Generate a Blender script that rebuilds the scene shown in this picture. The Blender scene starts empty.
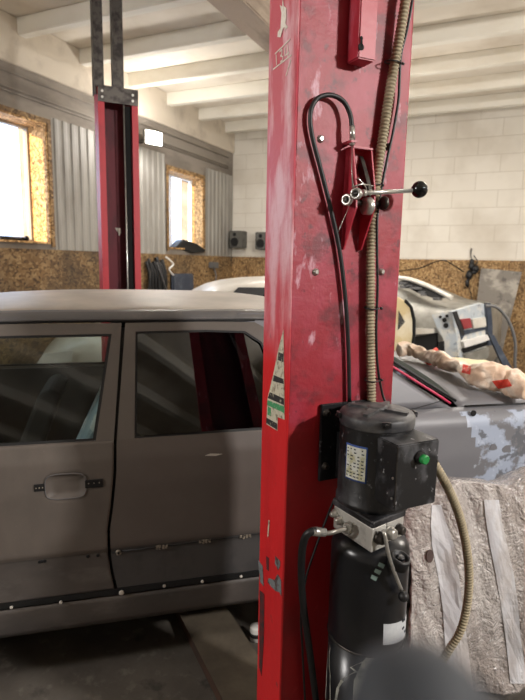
import bpy, bmesh, math, random
from mathutils import Vector, Matrix, noise
random.seed(7)
PI = math.pi
COL = bpy.context.scene.collection
# ---------------------------------------------------------------- camera frame (525x700)
F, CX, CY = 540.0, 262.5, 350.0
dn = Vector((200-CX, -(3700-CY), -F)).normalized(); zc = -dn
yc = Vector((515-CX, -(267-CY), -F)); yc = (yc - zc*yc.dot(zc)).normalized(); xc = yc.cross(zc)
RW = Matrix((xc, yc, zc))
CAM = Vector((0, 0, 1.6))
def ray(px, py): return RW @ Vector((px-CX, -(py-CY), -F))
def at_depth(px, py, d): return CAM + ray(px, py)/F*d
def hdir(px):
    a, b = ray(px, 0), ray(px, 700); t = a.z/(a.z-b.z); r = ray(px, 700*t); r.z = 0; return r.normalized()
class Fr:                                   # a local frame: x along u, y away from the camera, z up
    def __init__(s, o, u):
        s.o = Vector((o[0], o[1], 0)); s.u = Vector((u[0], u[1], 0)).normalized(); s.v = Vector((-s.u.y, s.u.x, 0))
        s.m = Matrix(((s.u.x, s.v.x, 0, s.o.x), (s.u.y, s.v.y, 0, s.o.y), (0, 0, 1, 0), (0, 0, 0, 1)))
        s.i = s.m.inverted()
    def _r(s, px, py): return s.i @ CAM, s.i.to_3x3() @ ray(px, py)
    def y(s, px, py, w=0.): c, r = s._r(px, py); return c + r*((w-c.y)/r.y)
    def x(s, px, py, a=0.): c, r = s._r(px, py); return c + r*((a-c.x)/r.x)
    def z(s, px, py, h=0.): c, r = s._r(px, py); return c + r*((h-c.z)/r.z)
W0 = Fr((0, 0), (1, 0))
u1 = hdir(1390); rp = at_depth(292, 250, 1.35)
FN = Fr(rp, u1)
fp = at_depth(100, 180, 3.9); FF = Fr(fp, u1)
cp = at_depth(130, 440, 1.93); FC = Fr(cp, hdir(2335))
# ---------------------------------------------------------------- materials
def lin(c):
    r = []
    for v in c:
        v = v/255.; r.append(v/12.92 if v <= .04045 else ((v+.055)/1.055)**2.4)
    return (*r, 1)
def mat(name, col, rough=.6, metal=0., layers=(), bump=0., bscale=30., coat=0., spec=.5, bstretch=(1, 1, 1)):
    m = bpy.data.materials.new(name); m.use_nodes = True; nt = m.node_tree; N = nt.nodes; L = nt.links
    b = N['Principled BSDF']; tc = N.new('ShaderNodeTexCoord')
    b.inputs['Roughness'].default_value = rough; b.inputs['Metallic'].default_value = metal
    b.inputs['Coat Weight'].default_value = coat; b.inputs['Specular IOR Level'].default_value = spec
    b.inputs['Base Color'].default_value = lin(col); cur = None
    def nz(scale, stretch, seed, detail=6, rg=.6):
        mp = N.new('ShaderNodeMapping'); mp.inputs['Scale'].default_value = stretch; mp.inputs['Location'].default_value = (seed*3.1, seed*1.7, seed*2.3)
        L.new(tc.outputs['Object'], mp.inputs[0]); n = N.new('ShaderNodeTexNoise')
        n.inputs['Scale'].default_value = scale; n.inputs['Detail'].default_value = detail; n.inputs['Roughness'].default_value = rg
        L.new(mp.outputs[0], n.inputs['Vector']); return n.outputs['Fac']
    for k, ly in enumerate(layers):
        c2, scale, lo, hi = ly[:4]; st = ly[4] if len(ly) > 4 else (1, 1, 1); amt = ly[5] if len(ly) > 5 else 1.
        mr = N.new('ShaderNodeMapRange'); mr.inputs[1].default_value = lo; mr.inputs[2].default_value = hi
        mr.inputs[4].default_value = amt
        L.new(nz(scale, st, k+1), mr.inputs[0]); mx = N.new('ShaderNodeMix'); mx.data_type = 'RGBA'
        L.new(mr.outputs[0], mx.inputs[0])
        if cur is None: mx.inputs[6].default_value = lin(col)
        else: L.new(cur, mx.inputs[6])
        mx.inputs[7].default_value = lin(c2); cur = mx.outputs[2]
    if cur is not None: L.new(cur, b.inputs['Base Color'])
    if bump:
        bp = N.new('ShaderNodeBump'); bp.inputs['Strength'].default_value = bump; bp.inputs['Distance'].default_value = .01
        L.new(nz(bscale, bstretch, 9), bp.inputs['Height']); L.new(bp.outputs[0], b.inputs['Normal'])
    m['tc'] = 0
    return m
def emis(name, col, s):
    m = bpy.data.materials.new(name); m.use_nodes = True; b = m.node_tree.nodes['Principled BSDF']
    b.inputs['Base Color'].default_value = lin(col); b.inputs['Emission Color'].default_value = lin(col); b.inputs['Emission Strength'].default_value = s; return m
def glass(name, tint, refl=1.0, rough=.02):
    m = bpy.data.materials.new(name); m.use_nodes = True; nt = m.node_tree; N = nt.nodes; L = nt.links; N.remove(N['Principled BSDF'])
    t = N.new('ShaderNodeBsdfTransparent'); t.inputs[0].default_value = lin(tint); g = N.new('ShaderNodeBsdfGlossy'); g.inputs['Roughness'].default_value = rough
    f = N.new('ShaderNodeLayerWeight'); f.inputs[0].default_value = .5; pw = N.new('ShaderNodeMath'); pw.operation = 'POWER'; pw.inputs[1].default_value = 5; L.new(f.outputs['Facing'], pw.inputs[0]); mu = N.new('ShaderNodeMath'); mu.operation = 'MULTIPLY_ADD'; mu.inputs[1].default_value = .9; mu.inputs[2].default_value = .055*refl; mu.use_clamp = True
    L.new(pw.outputs[0], mu.inputs[0]); x = N.new('ShaderNodeMixShader'); L.new(mu.outputs[0], x.inputs[0]); L.new(t.outputs[0], x.inputs[1]); L.new(g.outputs[0], x.inputs[2])
    L.new(x.outputs[0], N['Material Output'].inputs[0]); return m
def osb_mat(name, tint=1.0, soot=0.):
    m = bpy.data.materials.new(name); m.use_nodes = True; nt = m.node_tree; N = nt.nodes; L = nt.links; b = N['Principled BSDF']
    tc = N.new('ShaderNodeTexCoord'); n = N.new('ShaderNodeTexNoise'); n.inputs['Scale'].default_value = 9; L.new(tc.outputs['Object'], n.inputs[0])
    mx = N.new('ShaderNodeVectorMath'); mx.operation = 'MULTIPLY_ADD'; mx.inputs[1].default_value = (.12, .12, .12); L.new(n.outputs['Color'], mx.inputs[0]); L.new(tc.outputs['Object'], mx.inputs[2])
    mp = N.new('ShaderNodeMapping'); mp.inputs['Rotation'].default_value = (.5, .6, .4); mp.inputs['Scale'].default_value = (1, .45, .7); L.new(mx.outputs[0], mp.inputs[0])
    v = N.new('ShaderNodeTexVoronoi'); v.inputs['Scale'].default_value = 62; L.new(mp.outputs[0], v.inputs['Vector'])
    cr = N.new('ShaderNodeValToRGB'); L.new(v.outputs['Color'], cr.inputs[0]); e = cr.color_ramp.elements
    def t(c): return lin(tuple(x*tint for x in c))
    e[0].position = .1; e[0].color = t((92, 66, 38)); e[1].position = .95; e[1].color = t((214, 180, 128))
    q = cr.color_ramp.elements.new(.5); q.color = t((166, 128, 80))
    out = cr.outputs[0]
    if soot:
        n2 = N.new('ShaderNodeTexNoise'); n2.inputs['Scale'].default_value = 1.1; n2.inputs['Detail'].default_value = 5; L.new(tc.outputs['Object'], n2.inputs[0])
        mr = N.new('ShaderNodeMapRange'); mr.inputs[1].default_value = .45; mr.inputs[2].default_value = .65; mr.inputs[4].default_value = soot; L.new(n2.outputs[0], mr.inputs[0])
        m2 = N.new('ShaderNodeMix'); m2.data_type = 'RGBA'; L.new(mr.outputs[0], m2.inputs[0]); L.new(out, m2.inputs[6]); m2.inputs[7].default_value = lin((44, 36, 30)); out = m2.outputs[2]
    L.new(out, b.inputs['Base Color']); b.inputs['Roughness'].default_value = .75
    return m
def zblend(name, lowc, highc, z0, z1, lay_hi, lay_lo, rough=.42, bump=.15, coat=0.):
    """paint whose lower coat differs from the upper one, with a wavy edge between z0 and z1"""
    m = mat(name, highc, rough, 0, lay_hi, bump, 45, coat); nt = m.node_tree; N = nt.nodes; L = nt.links; b = N['Principled BSDF']
    top = b.inputs['Base Color'].links[0].from_socket if b.inputs['Base Color'].links else None
    m2 = mat('tmp', lowc, rough, 0, lay_lo); 
    tc = N.new('ShaderNodeTexCoord'); sp = N.new('ShaderNodeSeparateXYZ'); L.new(tc.outputs['Object'], sp.inputs[0])
    n = N.new('ShaderNodeTexNoise'); n.inputs['Scale'].default_value = 4; L.new(tc.outputs['Object'], n.inputs[0])
    ad = N.new('ShaderNodeMath'); ad.operation = 'MULTIPLY_ADD'; ad.inputs[1].default_value = .5; L.new(n.outputs[0], ad.inputs[0]); L.new(sp.outputs[2], ad.inputs[2])
    mr = N.new('ShaderNodeMapRange'); mr.inputs[1].default_value = z0+.25; mr.inputs[2].default_value = z1+.25; L.new(ad.outputs[0], mr.inputs[0])
    # low colour layers
    cur = None
    for k, ly in enumerate(lay_lo):
        c2, scale, lo, hi, st, amt = ly
        mp = N.new('ShaderNodeMapping'); mp.inputs['Scale'].default_value = st; mp.inputs['Location'].default_value = (k*2.2+5, k, 3); L.new(tc.outputs['Object'], mp.inputs[0])
        nn = N.new('ShaderNodeTexNoise'); nn.inputs['Scale'].default_value = scale; nn.inputs['Detail'].default_value = 7; L.new(mp.outputs[0], nn.inputs['Vector'])
        r = N.new('ShaderNodeMapRange'); r.inputs[1].default_value = lo; r.inputs[2].default_value = hi; r.inputs[4].default_value = amt; L.new(nn.outputs[0], r.inputs[0])
        x = N.new('ShaderNodeMix'); x.data_type = 'RGBA'; L.new(r.outputs[0], x.inputs[0]); x.inputs[7].default_value = lin(c2)
        if cur is None: x.inputs[6].default_value = lin(lowc)
        else: L.new(cur, x.inputs[6])
        cur = x.outputs[2]
    x = N.new('ShaderNodeMix'); x.data_type = 'RGBA'; L.new(mr.outputs[0], x.inputs[0])
    L.new(cur, x.inputs[6]); L.new(top, x.inputs[7]); L.new(x.outputs[2], b.inputs['Base Color'])
    bpy.data.materials.remove(m2); return m
V1 = (1, 1, 1)
M = {}
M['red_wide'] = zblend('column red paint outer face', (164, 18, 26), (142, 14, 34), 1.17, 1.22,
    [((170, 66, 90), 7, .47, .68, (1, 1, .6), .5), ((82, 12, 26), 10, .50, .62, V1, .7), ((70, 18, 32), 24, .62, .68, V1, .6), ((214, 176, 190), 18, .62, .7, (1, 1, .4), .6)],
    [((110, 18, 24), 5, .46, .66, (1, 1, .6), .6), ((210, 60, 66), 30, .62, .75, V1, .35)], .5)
M['red_side_lit'] = zblend('column red paint lit narrow face', (214, 40, 44), (206, 92, 106), 1.25, 1.6,  # lighter than the wide face: window light put into the colour
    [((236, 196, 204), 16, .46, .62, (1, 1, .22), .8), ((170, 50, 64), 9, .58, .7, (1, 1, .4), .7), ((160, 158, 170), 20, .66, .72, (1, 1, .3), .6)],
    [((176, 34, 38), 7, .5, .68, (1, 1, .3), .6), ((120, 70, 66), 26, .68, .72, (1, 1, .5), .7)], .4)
M['red'] = mat('red lift paint', (160, 34, 50), .45, 0, [((196, 100, 116), 18, .52, .7, (1, 1, .6), .5), ((84, 22, 34), 9, .58, .7, V1, .6)], .1)
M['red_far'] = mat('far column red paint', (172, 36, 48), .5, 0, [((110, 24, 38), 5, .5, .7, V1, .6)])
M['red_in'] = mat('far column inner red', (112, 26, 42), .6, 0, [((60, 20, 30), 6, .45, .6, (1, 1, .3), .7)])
M['scrape'] = mat('bare scraped metal', (118, 122, 124), .6, 0, [((80, 60, 58), 40, .5, .6)])
M['darkscrape'] = mat('dark scrape', (92, 36, 38), .7, 0, [((60, 40, 40), 40, .5, .6)])
M['cream'] = mat('whitish smear', (240, 232, 220), .8, 0, [((206, 190, 172), 60, .5, .7)], .2, 80)
M['black'] = mat('black painted steel', (17, 17, 19), .38, 0, [((84, 84, 88), 12, .52, .7, (1, 1, .5), .6), ((150, 150, 154), 50, .62, .72, V1, .5)], .1)
M['blackcap'] = mat('dusty black cap', (44, 44, 47), .5, 0, [((104, 102, 100), 12, .42, .62, V1, .7)])
M['blackbox'] = mat('black scuffed box', (18, 18, 20), .45, 0, [((112, 112, 116), 16, .5, .68, (1, 1, .6), .6), ((200, 200, 202), 60, .64, .7, V1, .7)])
M['tank'] = mat('black reservoir paint', (20, 21, 24), .28, 0, [((52, 54, 60), 6, .5, .8, V1, .4)], .03)
M['rubber'] = mat('black rubber', (16, 16, 18), .5)
M['knob'] = mat('black glossy knob', (10, 10, 12), .12)
M['zinc'] = mat('zinc plated steel', (190, 188, 182), .28, .75, [((110, 106, 98), 30, .5, .7, V1, .6)])
M['alu'] = mat('cast aluminium block', (205, 203, 196), .38, .5, [((120, 118, 112), 25, .5, .68, V1, .6)])
M['darksteel'] = mat('dark oily steel', (78, 74, 70), .4, .8, [((36, 32, 32), 20, .45, .6, V1, .8)])
M['conduit'] = mat('beige corrugated conduit', (150, 138, 112), .6, 0, [((96, 84, 62), 20, .5, .7, V1, .6)])
M['green'] = mat('green push button', (28, 128, 62), .4)
M['label'] = mat('pale rating plate', (212, 214, 206), .5, 0, [((176, 172, 130), 50, .46, .6, V1, .8)])
M['labelblue'] = mat('blue label border', (52, 82, 150), .5)
M['ink'] = mat('dark print', (46, 50, 58), .7)
M['whitelabel'] = mat('white sticker', (206, 208, 208), .5, 0, [((180, 184, 190), 9, .4, .6)])
M['oldlabel'] = mat('peeled sticker', (206, 200, 178), .6, 0, [((120, 104, 84), 60, .5, .62, V1, .8)])
M['labelgreen'] = mat('green sticker band', (72, 150, 100), .6, 0, [((200, 200, 180), 80, .6, .66, V1, .7)])
M['labeldark'] = mat('dark sticker band', (48, 46, 46), .6, 0, [((190, 184, 160), 90, .58, .64, V1, .7)])
M['labelblur'] = mat('pale green mark', (120, 140, 134), .6)
M['peel'] = mat('peeling grey paint', (176, 178, 170), .6, 0, [((110, 112, 106), 20, .5, .64)])
M['primer'] = mat('brown grey primer', (93, 86, 80), .5, 0, [((118, 108, 100), 2.5, .45, .7, (1, 1, .5), .6), ((84, 76, 70), 5, .5, .7, V1, .5), ((140, 134, 128), 40, .7, .75, V1, .3)], .03, 60, .1)
M['primer_low_shade'] = mat('scuffed shaded lower primer', (84, 78, 74), .5, 0, [((66, 62, 60), 5, .48, .62, (.6, 1, 1), .7), ((112, 106, 102), 8, .6, .7, (.4, 1, 1), .5)], .06, 25)  # real grey scuffs; the darker base also holds shade low on the body
M['primer_rear'] = mat('rear door primer', (90, 82, 77), .46, 0, [((104, 96, 92), 3, .45, .7, V1, .5)], .03, 60, .15)
M['primer_blue'] = mat('blue grey lower primer', (74, 71, 70), .55, 0, [((54, 53, 54), 7, .5, .65, (1, 1, .6), .8), ((128, 128, 132), 12, .62, .75, (.6, 1, .3), .5)], .08, 30)
M['primer_grey'] = mat('grey sanded primer', (112, 112, 116), .45, 0, [((112, 112, 116), 5, .45, .7, V1, .6)], .03)
M['putty'] = mat('putty patches on grey primer', (112, 112, 116), .5, 0, [((160, 170, 188), 6.5, .45, .50, V1, .95), ((92, 94, 100), 11, .56, .6, V1, .9), ((186, 194, 206), 16, .6, .66, V1, .7)], .03)
M['puttyyellow'] = mat('yellowish putty', (158, 164, 142), .55)
M['roof'] = mat('dusty roof', (160, 152, 142), .5, 0, [((190, 180, 168), 3, .4, .65, V1, .8)], .02)
M['roofside'] = mat('roof rail primer', (92, 90, 90), .4, 0, [((124, 118, 112), 6, .5, .7, V1, .6)], .02, 30, .2)
M['seam'] = mat('black seam rubber', (14, 14, 15), .6)
M['dark'] = mat('dark interior trim', (34, 33, 33), .8, 0, [((52, 50, 50), 4, .4, .6)])
M['under'] = mat('underbody dark', (18, 17, 17), .9)
M['seatblue'] = mat('pale blue seat cover', (150, 172, 182), .85, 0, [((214, 222, 220), 8, .5, .56, (1, 1, 1), .9)])
M['pink'] = mat('pink red seal', (190, 52, 84), .5)
M['clip'] = mat('grey metal clip', (150, 140, 126), .5, .3, [((70, 64, 60), 90, .5, .6)])
M['clipwhite'] = mat('white plastic clip', (196, 190, 180), .5)
M['tyre'] = mat('tyre rubber', (26, 26, 26), .85)
M['rim'] = mat('steel rim', (120, 120, 122), .45, .7)
M['wcar'] = mat('white dusty car paint', (214, 210, 200), .4, 0, [((190, 182, 168), 3, .45, .7, V1, .7)], .02, 20, .2)
M['wcarrear'] = mat('yellowish body panel', (206, 186, 140), .5, 0, [((230, 222, 200), 4, .45, .65)])
M['silver'] = mat('bare silver body', (166, 164, 156), .42, .25, [((120, 118, 110), 4, .45, .65, V1, .7)], .05)
M['silverblue'] = mat('pale primer tail', (176, 184, 190), .5, 0, [((206, 204, 196), 9, .45, .6), ((110, 120, 136), 14, .58, .68, V1, .8)], .1)
M['redlamp'] = mat('tail lamp red', (150, 62, 66), .3)
M['concrete'] = mat('dirty concrete floor', (92, 86, 78), .75, 0, [((66, 60, 54), 2.2, .4, .62, V1, .8), ((120, 114, 104), 14, .58, .7, V1, .5), ((44, 40, 38), 6, .6, .68, V1, .7)], .25, 25)
M['basetop'] = mat('dusty base plate', (96, 86, 72), .75, 0, [((70, 62, 52), 6, .42, .62, V1, .7)], .2)
M['baseside'] = mat('brown base side', (76, 52, 40), .7, 0, [((52, 38, 30), 8, .4, .6)])
M['ceiling'] = mat('cream slab', (226, 218, 204), .9, 0, [((196, 184, 166), 1.6, .45, .65, V1, .6)])
M['joist'] = mat('cream joist', (230, 226, 214), .85, 0, [((196, 184, 162), 2.5, .5, .7, (.4, 1, 1), .5)])
M['beamgrey'] = mat('greyish wall beam', (206, 196, 180), .85, 0, [((160, 148, 134), 3, .5, .7, V1, .6)])
M['girder'] = mat('weathered girder', (186, 170, 154), .85, 0, [((120, 108, 96), 5, .45, .65, (1, .25, 1), .8)], .3, 14)
M['plaster'] = mat('grey plaster', (138, 130, 120), .9, 0, [((104, 96, 88), 3, .45, .62, (1, .3, 1), .8)], .15, 15)
M['corr'] = mat('galvanised corrugated sheet', (150, 147, 140), .55, .1, [((118, 113, 106), 3, .45, .65, (1, 1, .3), .7)])
M['osb'] = osb_mat('osb board', .92, .35)
M['osb_soot'] = osb_mat('sooty osb board', .78, .85)
M['osb_trim'] = osb_mat('osb trim', .85, .3)
M['osb_reveal_lit'] = osb_mat('osb reveal lit tint', 1.12)  # brighter tint puts the daylight on the reveal into its colour
M['frame'] = mat('window frame', (150, 140, 124), .5)
M['framewhite'] = mat('white window frame', (226, 224, 220), .5)
M['pane'] = glass('window pane', (240, 244, 248), .8)
M['glassclear'] = glass('car side glass', (206, 214, 210), 1.2)
M['glassdark'] = glass('tinted car glass', (20, 22, 24), 1.5)
M['glassrear'] = mat('dark rear glass', (30, 38, 34), .7, 0, [((56, 64, 58), 9, .5, .7, V1, .6)], spec=.08)
M['foam'] = mat('bubble wrap over foam', (156, 147, 142), .2, 0, [((200, 194, 190), 4, .42, .6, (1, 1, .4), .8), ((232, 230, 230), 48, .58, .68, V1, .5), ((146, 132, 124), 3, .56, .7, V1, .5)], 0, 42, 1.0)  # fine near-white spots are painted glints on the film
def bubbles(m):
    nt = m.node_tree; N = nt.nodes; L = nt.links; tc = N.new('ShaderNodeTexCoord'); v = N.new('ShaderNodeTexVoronoi'); v.inputs['Scale'].default_value = 95; L.new(tc.outputs['Object'], v.inputs['Vector'])
    b1 = N.new('ShaderNodeBump'); b1.invert = True; b1.inputs['Strength'].default_value = .45; b1.inputs['Distance'].default_value = .006; L.new(v.outputs['Distance'], b1.inputs['Height'])
    n = N.new('ShaderNodeTexNoise'); n.inputs['Scale'].default_value = 16; n.inputs['Detail'].default_value = 6; n.inputs['Distortion'].default_value = 2.5; L.new(tc.outputs['Object'], n.inputs['Vector'])
    b2 = N.new('ShaderNodeBump'); b2.inputs['Strength'].default_value = .9; b2.inputs['Distance'].default_value = .016; L.new(n.outputs[0], b2.inputs['Height']); L.new(b1.outputs[0], b2.inputs['Normal'])
    L.new(b2.outputs[0], N['Principled BSDF'].inputs['Normal']); L.new(b2.outputs[0], N['Principled BSDF'].inputs['Coat Normal'])
bubbles(M['foam'])
M['tape'] = mat('clear white tape band', (206, 206, 210), .25, 0, [((178, 170, 166), 9, .48, .62, (1, 1, .5), .8)], .25, 20, .5)
M['foamhole'] = mat('dark hole', (82, 66, 62), .8)
M['blur'] = mat('dark grey blurred object', (50, 54, 60), .7)
M['blurpale'] = mat('beige spot', (190, 180, 172), .6)
M['cloth'] = mat('beige peach film', (216, 186, 160), .5, 0, [((240, 224, 206), 14, .45, .62), ((160, 118, 92), 9, .58, .7, V1, .7)], .5, 40)
M['clothred'] = mat('red print', (214, 62, 44), .55, 0, [((190, 80, 60), 30, .5, .7)])
M['sheet'] = mat('speckled grey sheet metal', (116, 110, 102), .6, .2, [((168, 162, 150), 5, .5, .62, V1, .7), ((70, 66, 60), 7, .55, .65, V1, .7)], .1)
M['rubbertrim'] = mat('grey door seal', (96, 96, 96), .5)
M['bluedark'] = mat('dark blue grey plastic', (58, 66, 80), .45, 0, [((90, 96, 106), 8, .5, .7)])
M['speaker'] = mat('grey speaker cabinet', (92, 90, 84), .7, 0, [((60, 58, 54), 6, .5, .7)])
M['palewood'] = mat('pale board', (222, 208, 170), .7)
M['pot'] = mat('white jar', (206, 204, 198), .5)
def block_mat():
    m = bpy.data.materials.new('painted block wall'); m.use_nodes = True; nt = m.node_tree; N = nt.nodes; L = nt.links; b = N['Principled BSDF']
    tc = N.new('ShaderNodeTexCoord'); sp = N.new('ShaderNodeSeparateXYZ'); cb = N.new('ShaderNodeCombineXYZ'); L.new(tc.outputs['Object'], sp.inputs[0])
    L.new(sp.outputs[0], cb.inputs[0]); L.new(sp.outputs[2], cb.inputs[1]); br = N.new('ShaderNodeTexBrick'); L.new(cb.outputs[0], br.inputs['Vector'])
    br.inputs['Scale'].default_value = 1; br.inputs['Brick Width'].default_value = .62; br.inputs['Row Height'].default_value = .245; br.inputs['Mortar Size'].default_value = .006; br.inputs['Mortar Smooth'].default_value = .6
    br.inputs['Color1'].default_value = lin((214, 208, 196)); br.inputs['Color2'].default_value = lin((222, 217, 206)); br.inputs['Mortar'].default_value = lin((196, 188, 174))
    n = N.new('ShaderNodeTexNoise'); n.inputs['Scale'].default_value = 1.6; n.inputs['Detail'].default_value = 8; L.new(tc.outputs['Object'], n.inputs[0])
    mr = N.new('ShaderNodeMapRange'); mr.inputs[1].default_value = .45; mr.inputs[2].default_value = .7; mr.inputs[4].default_value = .6; L.new(n.outputs[0], mr.inputs[0])
    x = N.new('ShaderNodeMix'); x.data_type = 'RGBA'; L.new(mr.outputs[0], x.inputs[0]); L.new(br.outputs[0], x.inputs[6]); x.inputs[7].default_value = lin((182, 172, 156)); L.new(x.outputs[2], b.inputs['Base Color'])
    bp = N.new('ShaderNodeBump'); bp.inputs['Strength'].default_value = .4; bp.inputs['Distance'].default_value = .01; bp.invert = True; L.new(br.outputs['Fac'], bp.inputs['Height']); L.new(bp.outputs[0], b.inputs['Normal'])
    b.inputs['Roughness'].default_value = .85; return m
M['block'] = block_mat()
# ---------------------------------------------------------------- mesh helpers
def nb(): return bmesh.new()
def box(bm, x0, x1, y0, y1, z0, z1, bev=0.):
    r = bmesh.ops.create_cube(bm, size=1); vs = r['verts']
    for v in vs: v.co = Vector(((x0+x1)/2+v.co.x*(x1-x0), (y0+y1)/2+v.co.y*(y1-y0), (z0+z1)/2+v.co.z*(z1-z0)))
    if bev:
        es = list({e for v in vs for e in v.link_edges}); bmesh.ops.bevel(bm, geom=es, offset=bev, segments=2, affect='EDGES')
    return bm
def frames(pts):
    pts = [Vector(p) for p in pts]; T = []
    for i in range(len(pts)):
        a = pts[max(i-1, 0)]; b = pts[min(i+1, len(pts)-1)]; T.append((b-a).normalized())
    up = Vector((0, 0, 1)) if abs(T[0].z) < .9 else Vector((1, 0, 0)); n = (up - T[0]*up.dot(T[0])).normalized(); out = []
    for i, t in enumerate(T):
        n = (n - t*n.dot(t)).normalized(); out.append((pts[i], n, t.cross(n)))
    return out
def tube(bm, pts, r, seg=12, cap=True):
    fr = frames(pts); rings = []
    for i, (p, n, b) in enumerate(fr):
        rr = r[i] if hasattr(r, '__len__') else r
        rings.append([bm.verts.new(p + (n*math.cos(2*PI*k/seg) + b*math.sin(2*PI*k/seg))*rr) for k in range(seg)])
    for a, b in zip(rings, rings[1:]):
        for k in range(seg): f = bm.faces.new((a[k], a[(k+1) % seg], b[(k+1) % seg], b[k])); f.smooth = True
    if cap: bm.faces.new(rings[0][::-1]); bm.faces.new(rings[-1])
    return bm
def smoothpath(pts, n=8):
    P = [Vector(p) for p in pts]; P = [P[0]*2-P[1]] + P + [P[-1]*2-P[-2]]; out = []
    for i in range(1, len(P)-2):
        for k in range(n):
            t = k/n; a, b, c, d = P[i-1], P[i], P[i+1], P[i+2]
            out.append(.5*((2*b)+(c-a)*t+(2*a-5*b+4*c-d)*t*t+(3*b-a-3*c+d)*t**3))
    out.append(P[-2]); return out
def corrug(bm, pts, r, pitch, depth, seg=14):
    sp = smoothpath(pts, 24); L = [0]
    for a, b in zip(sp, sp[1:]): L.append(L[-1]+(b-a).length)
    n = int(L[-1]/pitch)*4; q = []; rr = []; j = 0
    for i in range(n+1):
        d = L[-1]*i/n
        while j < len(L)-2 and L[j+1] < d: j += 1
        t = (d-L[j])/max(1e-9, L[j+1]-L[j]); q.append(sp[j].lerp(sp[j+1], t)); rr.append(r - (depth if i % 4 in (2,) else (0 if i % 4 == 0 else depth*.35)))
    return tube(bm, q, rr, seg)
def cyl(bm, a, b, r0, r1=None, seg=24):
    return tube(bm, [a, b], [r0, r0 if r1 is None else r1], seg)
def lathe(bm, c, prof, seg=40, axis=None):
    """prof: (radius, height) along axis from point c"""
    ax = Vector(axis or (0, 0, 1)).normalized(); h = Vector((1, 0, 0)) if abs(ax.x) < .8 else Vector((0, 1, 0)); n = (h-ax*h.dot(ax)).normalized(); b = ax.cross(n); c = Vector(c); rings = []
    for r, z in prof: rings.append([bm.verts.new(c+ax*z+(n*math.cos(2*PI*k/seg)+b*math.sin(2*PI*k/seg))*max(r, 1e-4)) for k in range(seg)])
    for i, (p, q) in enumerate(zip(rings, rings[1:])):
        for k in range(seg):
            f = bm.faces.new((p[k], p[(k+1) % seg], q[(k+1) % seg], q[k])); f.smooth = True
    bm.faces.new(rings[0][::-1]); bm.faces.new(rings[-1]); return bm
def sphere(bm, c, r, seg=24, sc=(1, 1, 1)):
    g = bmesh.ops.create_uvsphere(bm, u_segments=seg, v_segments=seg//2, radius=r)
    for v in g['verts']: v.co = Vector(c)+Vector((v.co.x*sc[0], v.co.y*sc[1], v.co.z*sc[2]))
    for v in g['verts']:
        for f in v.link_faces: f.smooth = True
    return bm
def prism(bm, poly, off):
    """poly: list of 3-D points of one flat face, extruded by vector off"""
    off = Vector(off); a = [bm.verts.new(Vector(p)) for p in poly]; b = [bm.verts.new(Vector(p)+off) for p in poly]; n = len(a)
    bm.faces.new(a); bm.faces.new(b[::-1])
    for i in range(n): bm.faces.new((a[i], b[i], b[(i+1) % n], a[(i+1) % n]))
    return bm
def grid(bm, fn, nu, nv, smooth=True):
    g = [[bm.verts.new(Vector(fn(i/nu, j/nv))) for j in range(nv+1)] for i in range(nu+1)]
    for i in range(nu):
        for j in range(nv):
            f = bm.faces.new((g[i][j], g[i+1][j], g[i+1][j+1], g[i][j+1])); f.smooth = smooth
    return bm
def ringstrip(bm, outer, inner, fn, sub=4):
    """flat ring between two outlines given in a 2-D domain, mapped through fn"""
    n = len(outer); O = []; I = []
    for i in range(n):
        for k in range(sub):
            t = k/sub; a, b = outer[i], outer[(i+1) % n]; O.append((a[0]+(b[0]-a[0])*t, a[1]+(b[1]-a[1])*t))
            a, b = inner[i], inner[(i+1) % n]; I.append((a[0]+(b[0]-a[0])*t, a[1]+(b[1]-a[1])*t))
    vo = [bm.verts.new(fn(*p)) for p in O]; vi = [bm.verts.new(fn(*p)) for p in I]; N = len(vo)
    for i in range(N): bm.faces.new((vo[i], vo[(i+1) % N], vi[(i+1) % N], vi[i]))
    return bm
def obj(name, bm, m, parent=None, fr=None, solid=0., bevel=0., soff=-1., sub=0):
    me = bpy.data.meshes.new(name); bmesh.ops.recalc_face_normals(bm, faces=bm.faces); bm.to_mesh(me); bm.free()
    for x in (m if isinstance(m, (list, tuple)) else [m]): me.materials.append(M[x] if isinstance(x, str) else x)
    o = bpy.data.objects.new(name, me); COL.objects.link(o)
    if parent is not None: o.parent = parent
    elif fr is not None: o.matrix_world = fr.m
    if solid: s = o.modifiers.new('s', 'SOLIDIFY'); s.thickness = solid; s.offset = soff
    if bevel: b = o.modifiers.new('b', 'BEVEL'); b.width = bevel; b.segments = 2; b.limit_method = 'ANGLE'
    if sub: s = o.modifiers.new('u', 'SUBSURF'); s.levels = sub; s.render_levels = sub
    return o
def tag(o, label, cat, group=None):
    o['label'] = label; o['category'] = cat
    if group: o['group'] = group
    return o
def empty(name, fr, label, cat, group=None):
    o = bpy.data.objects.new(name, None); COL.objects.link(o); o.matrix_world = fr.m; o.empty_display_size = .1; return tag(o, label, cat, group)
def struct(name, bm, m, **k):
    o = obj(name, bm, m, **k); o['kind'] = 'structure'; return o
def part(name, bm, m, parent, label=None, **k):
    o = obj(name, bm, m, parent, **k)
    if label: o['label'] = label
    return o
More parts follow.
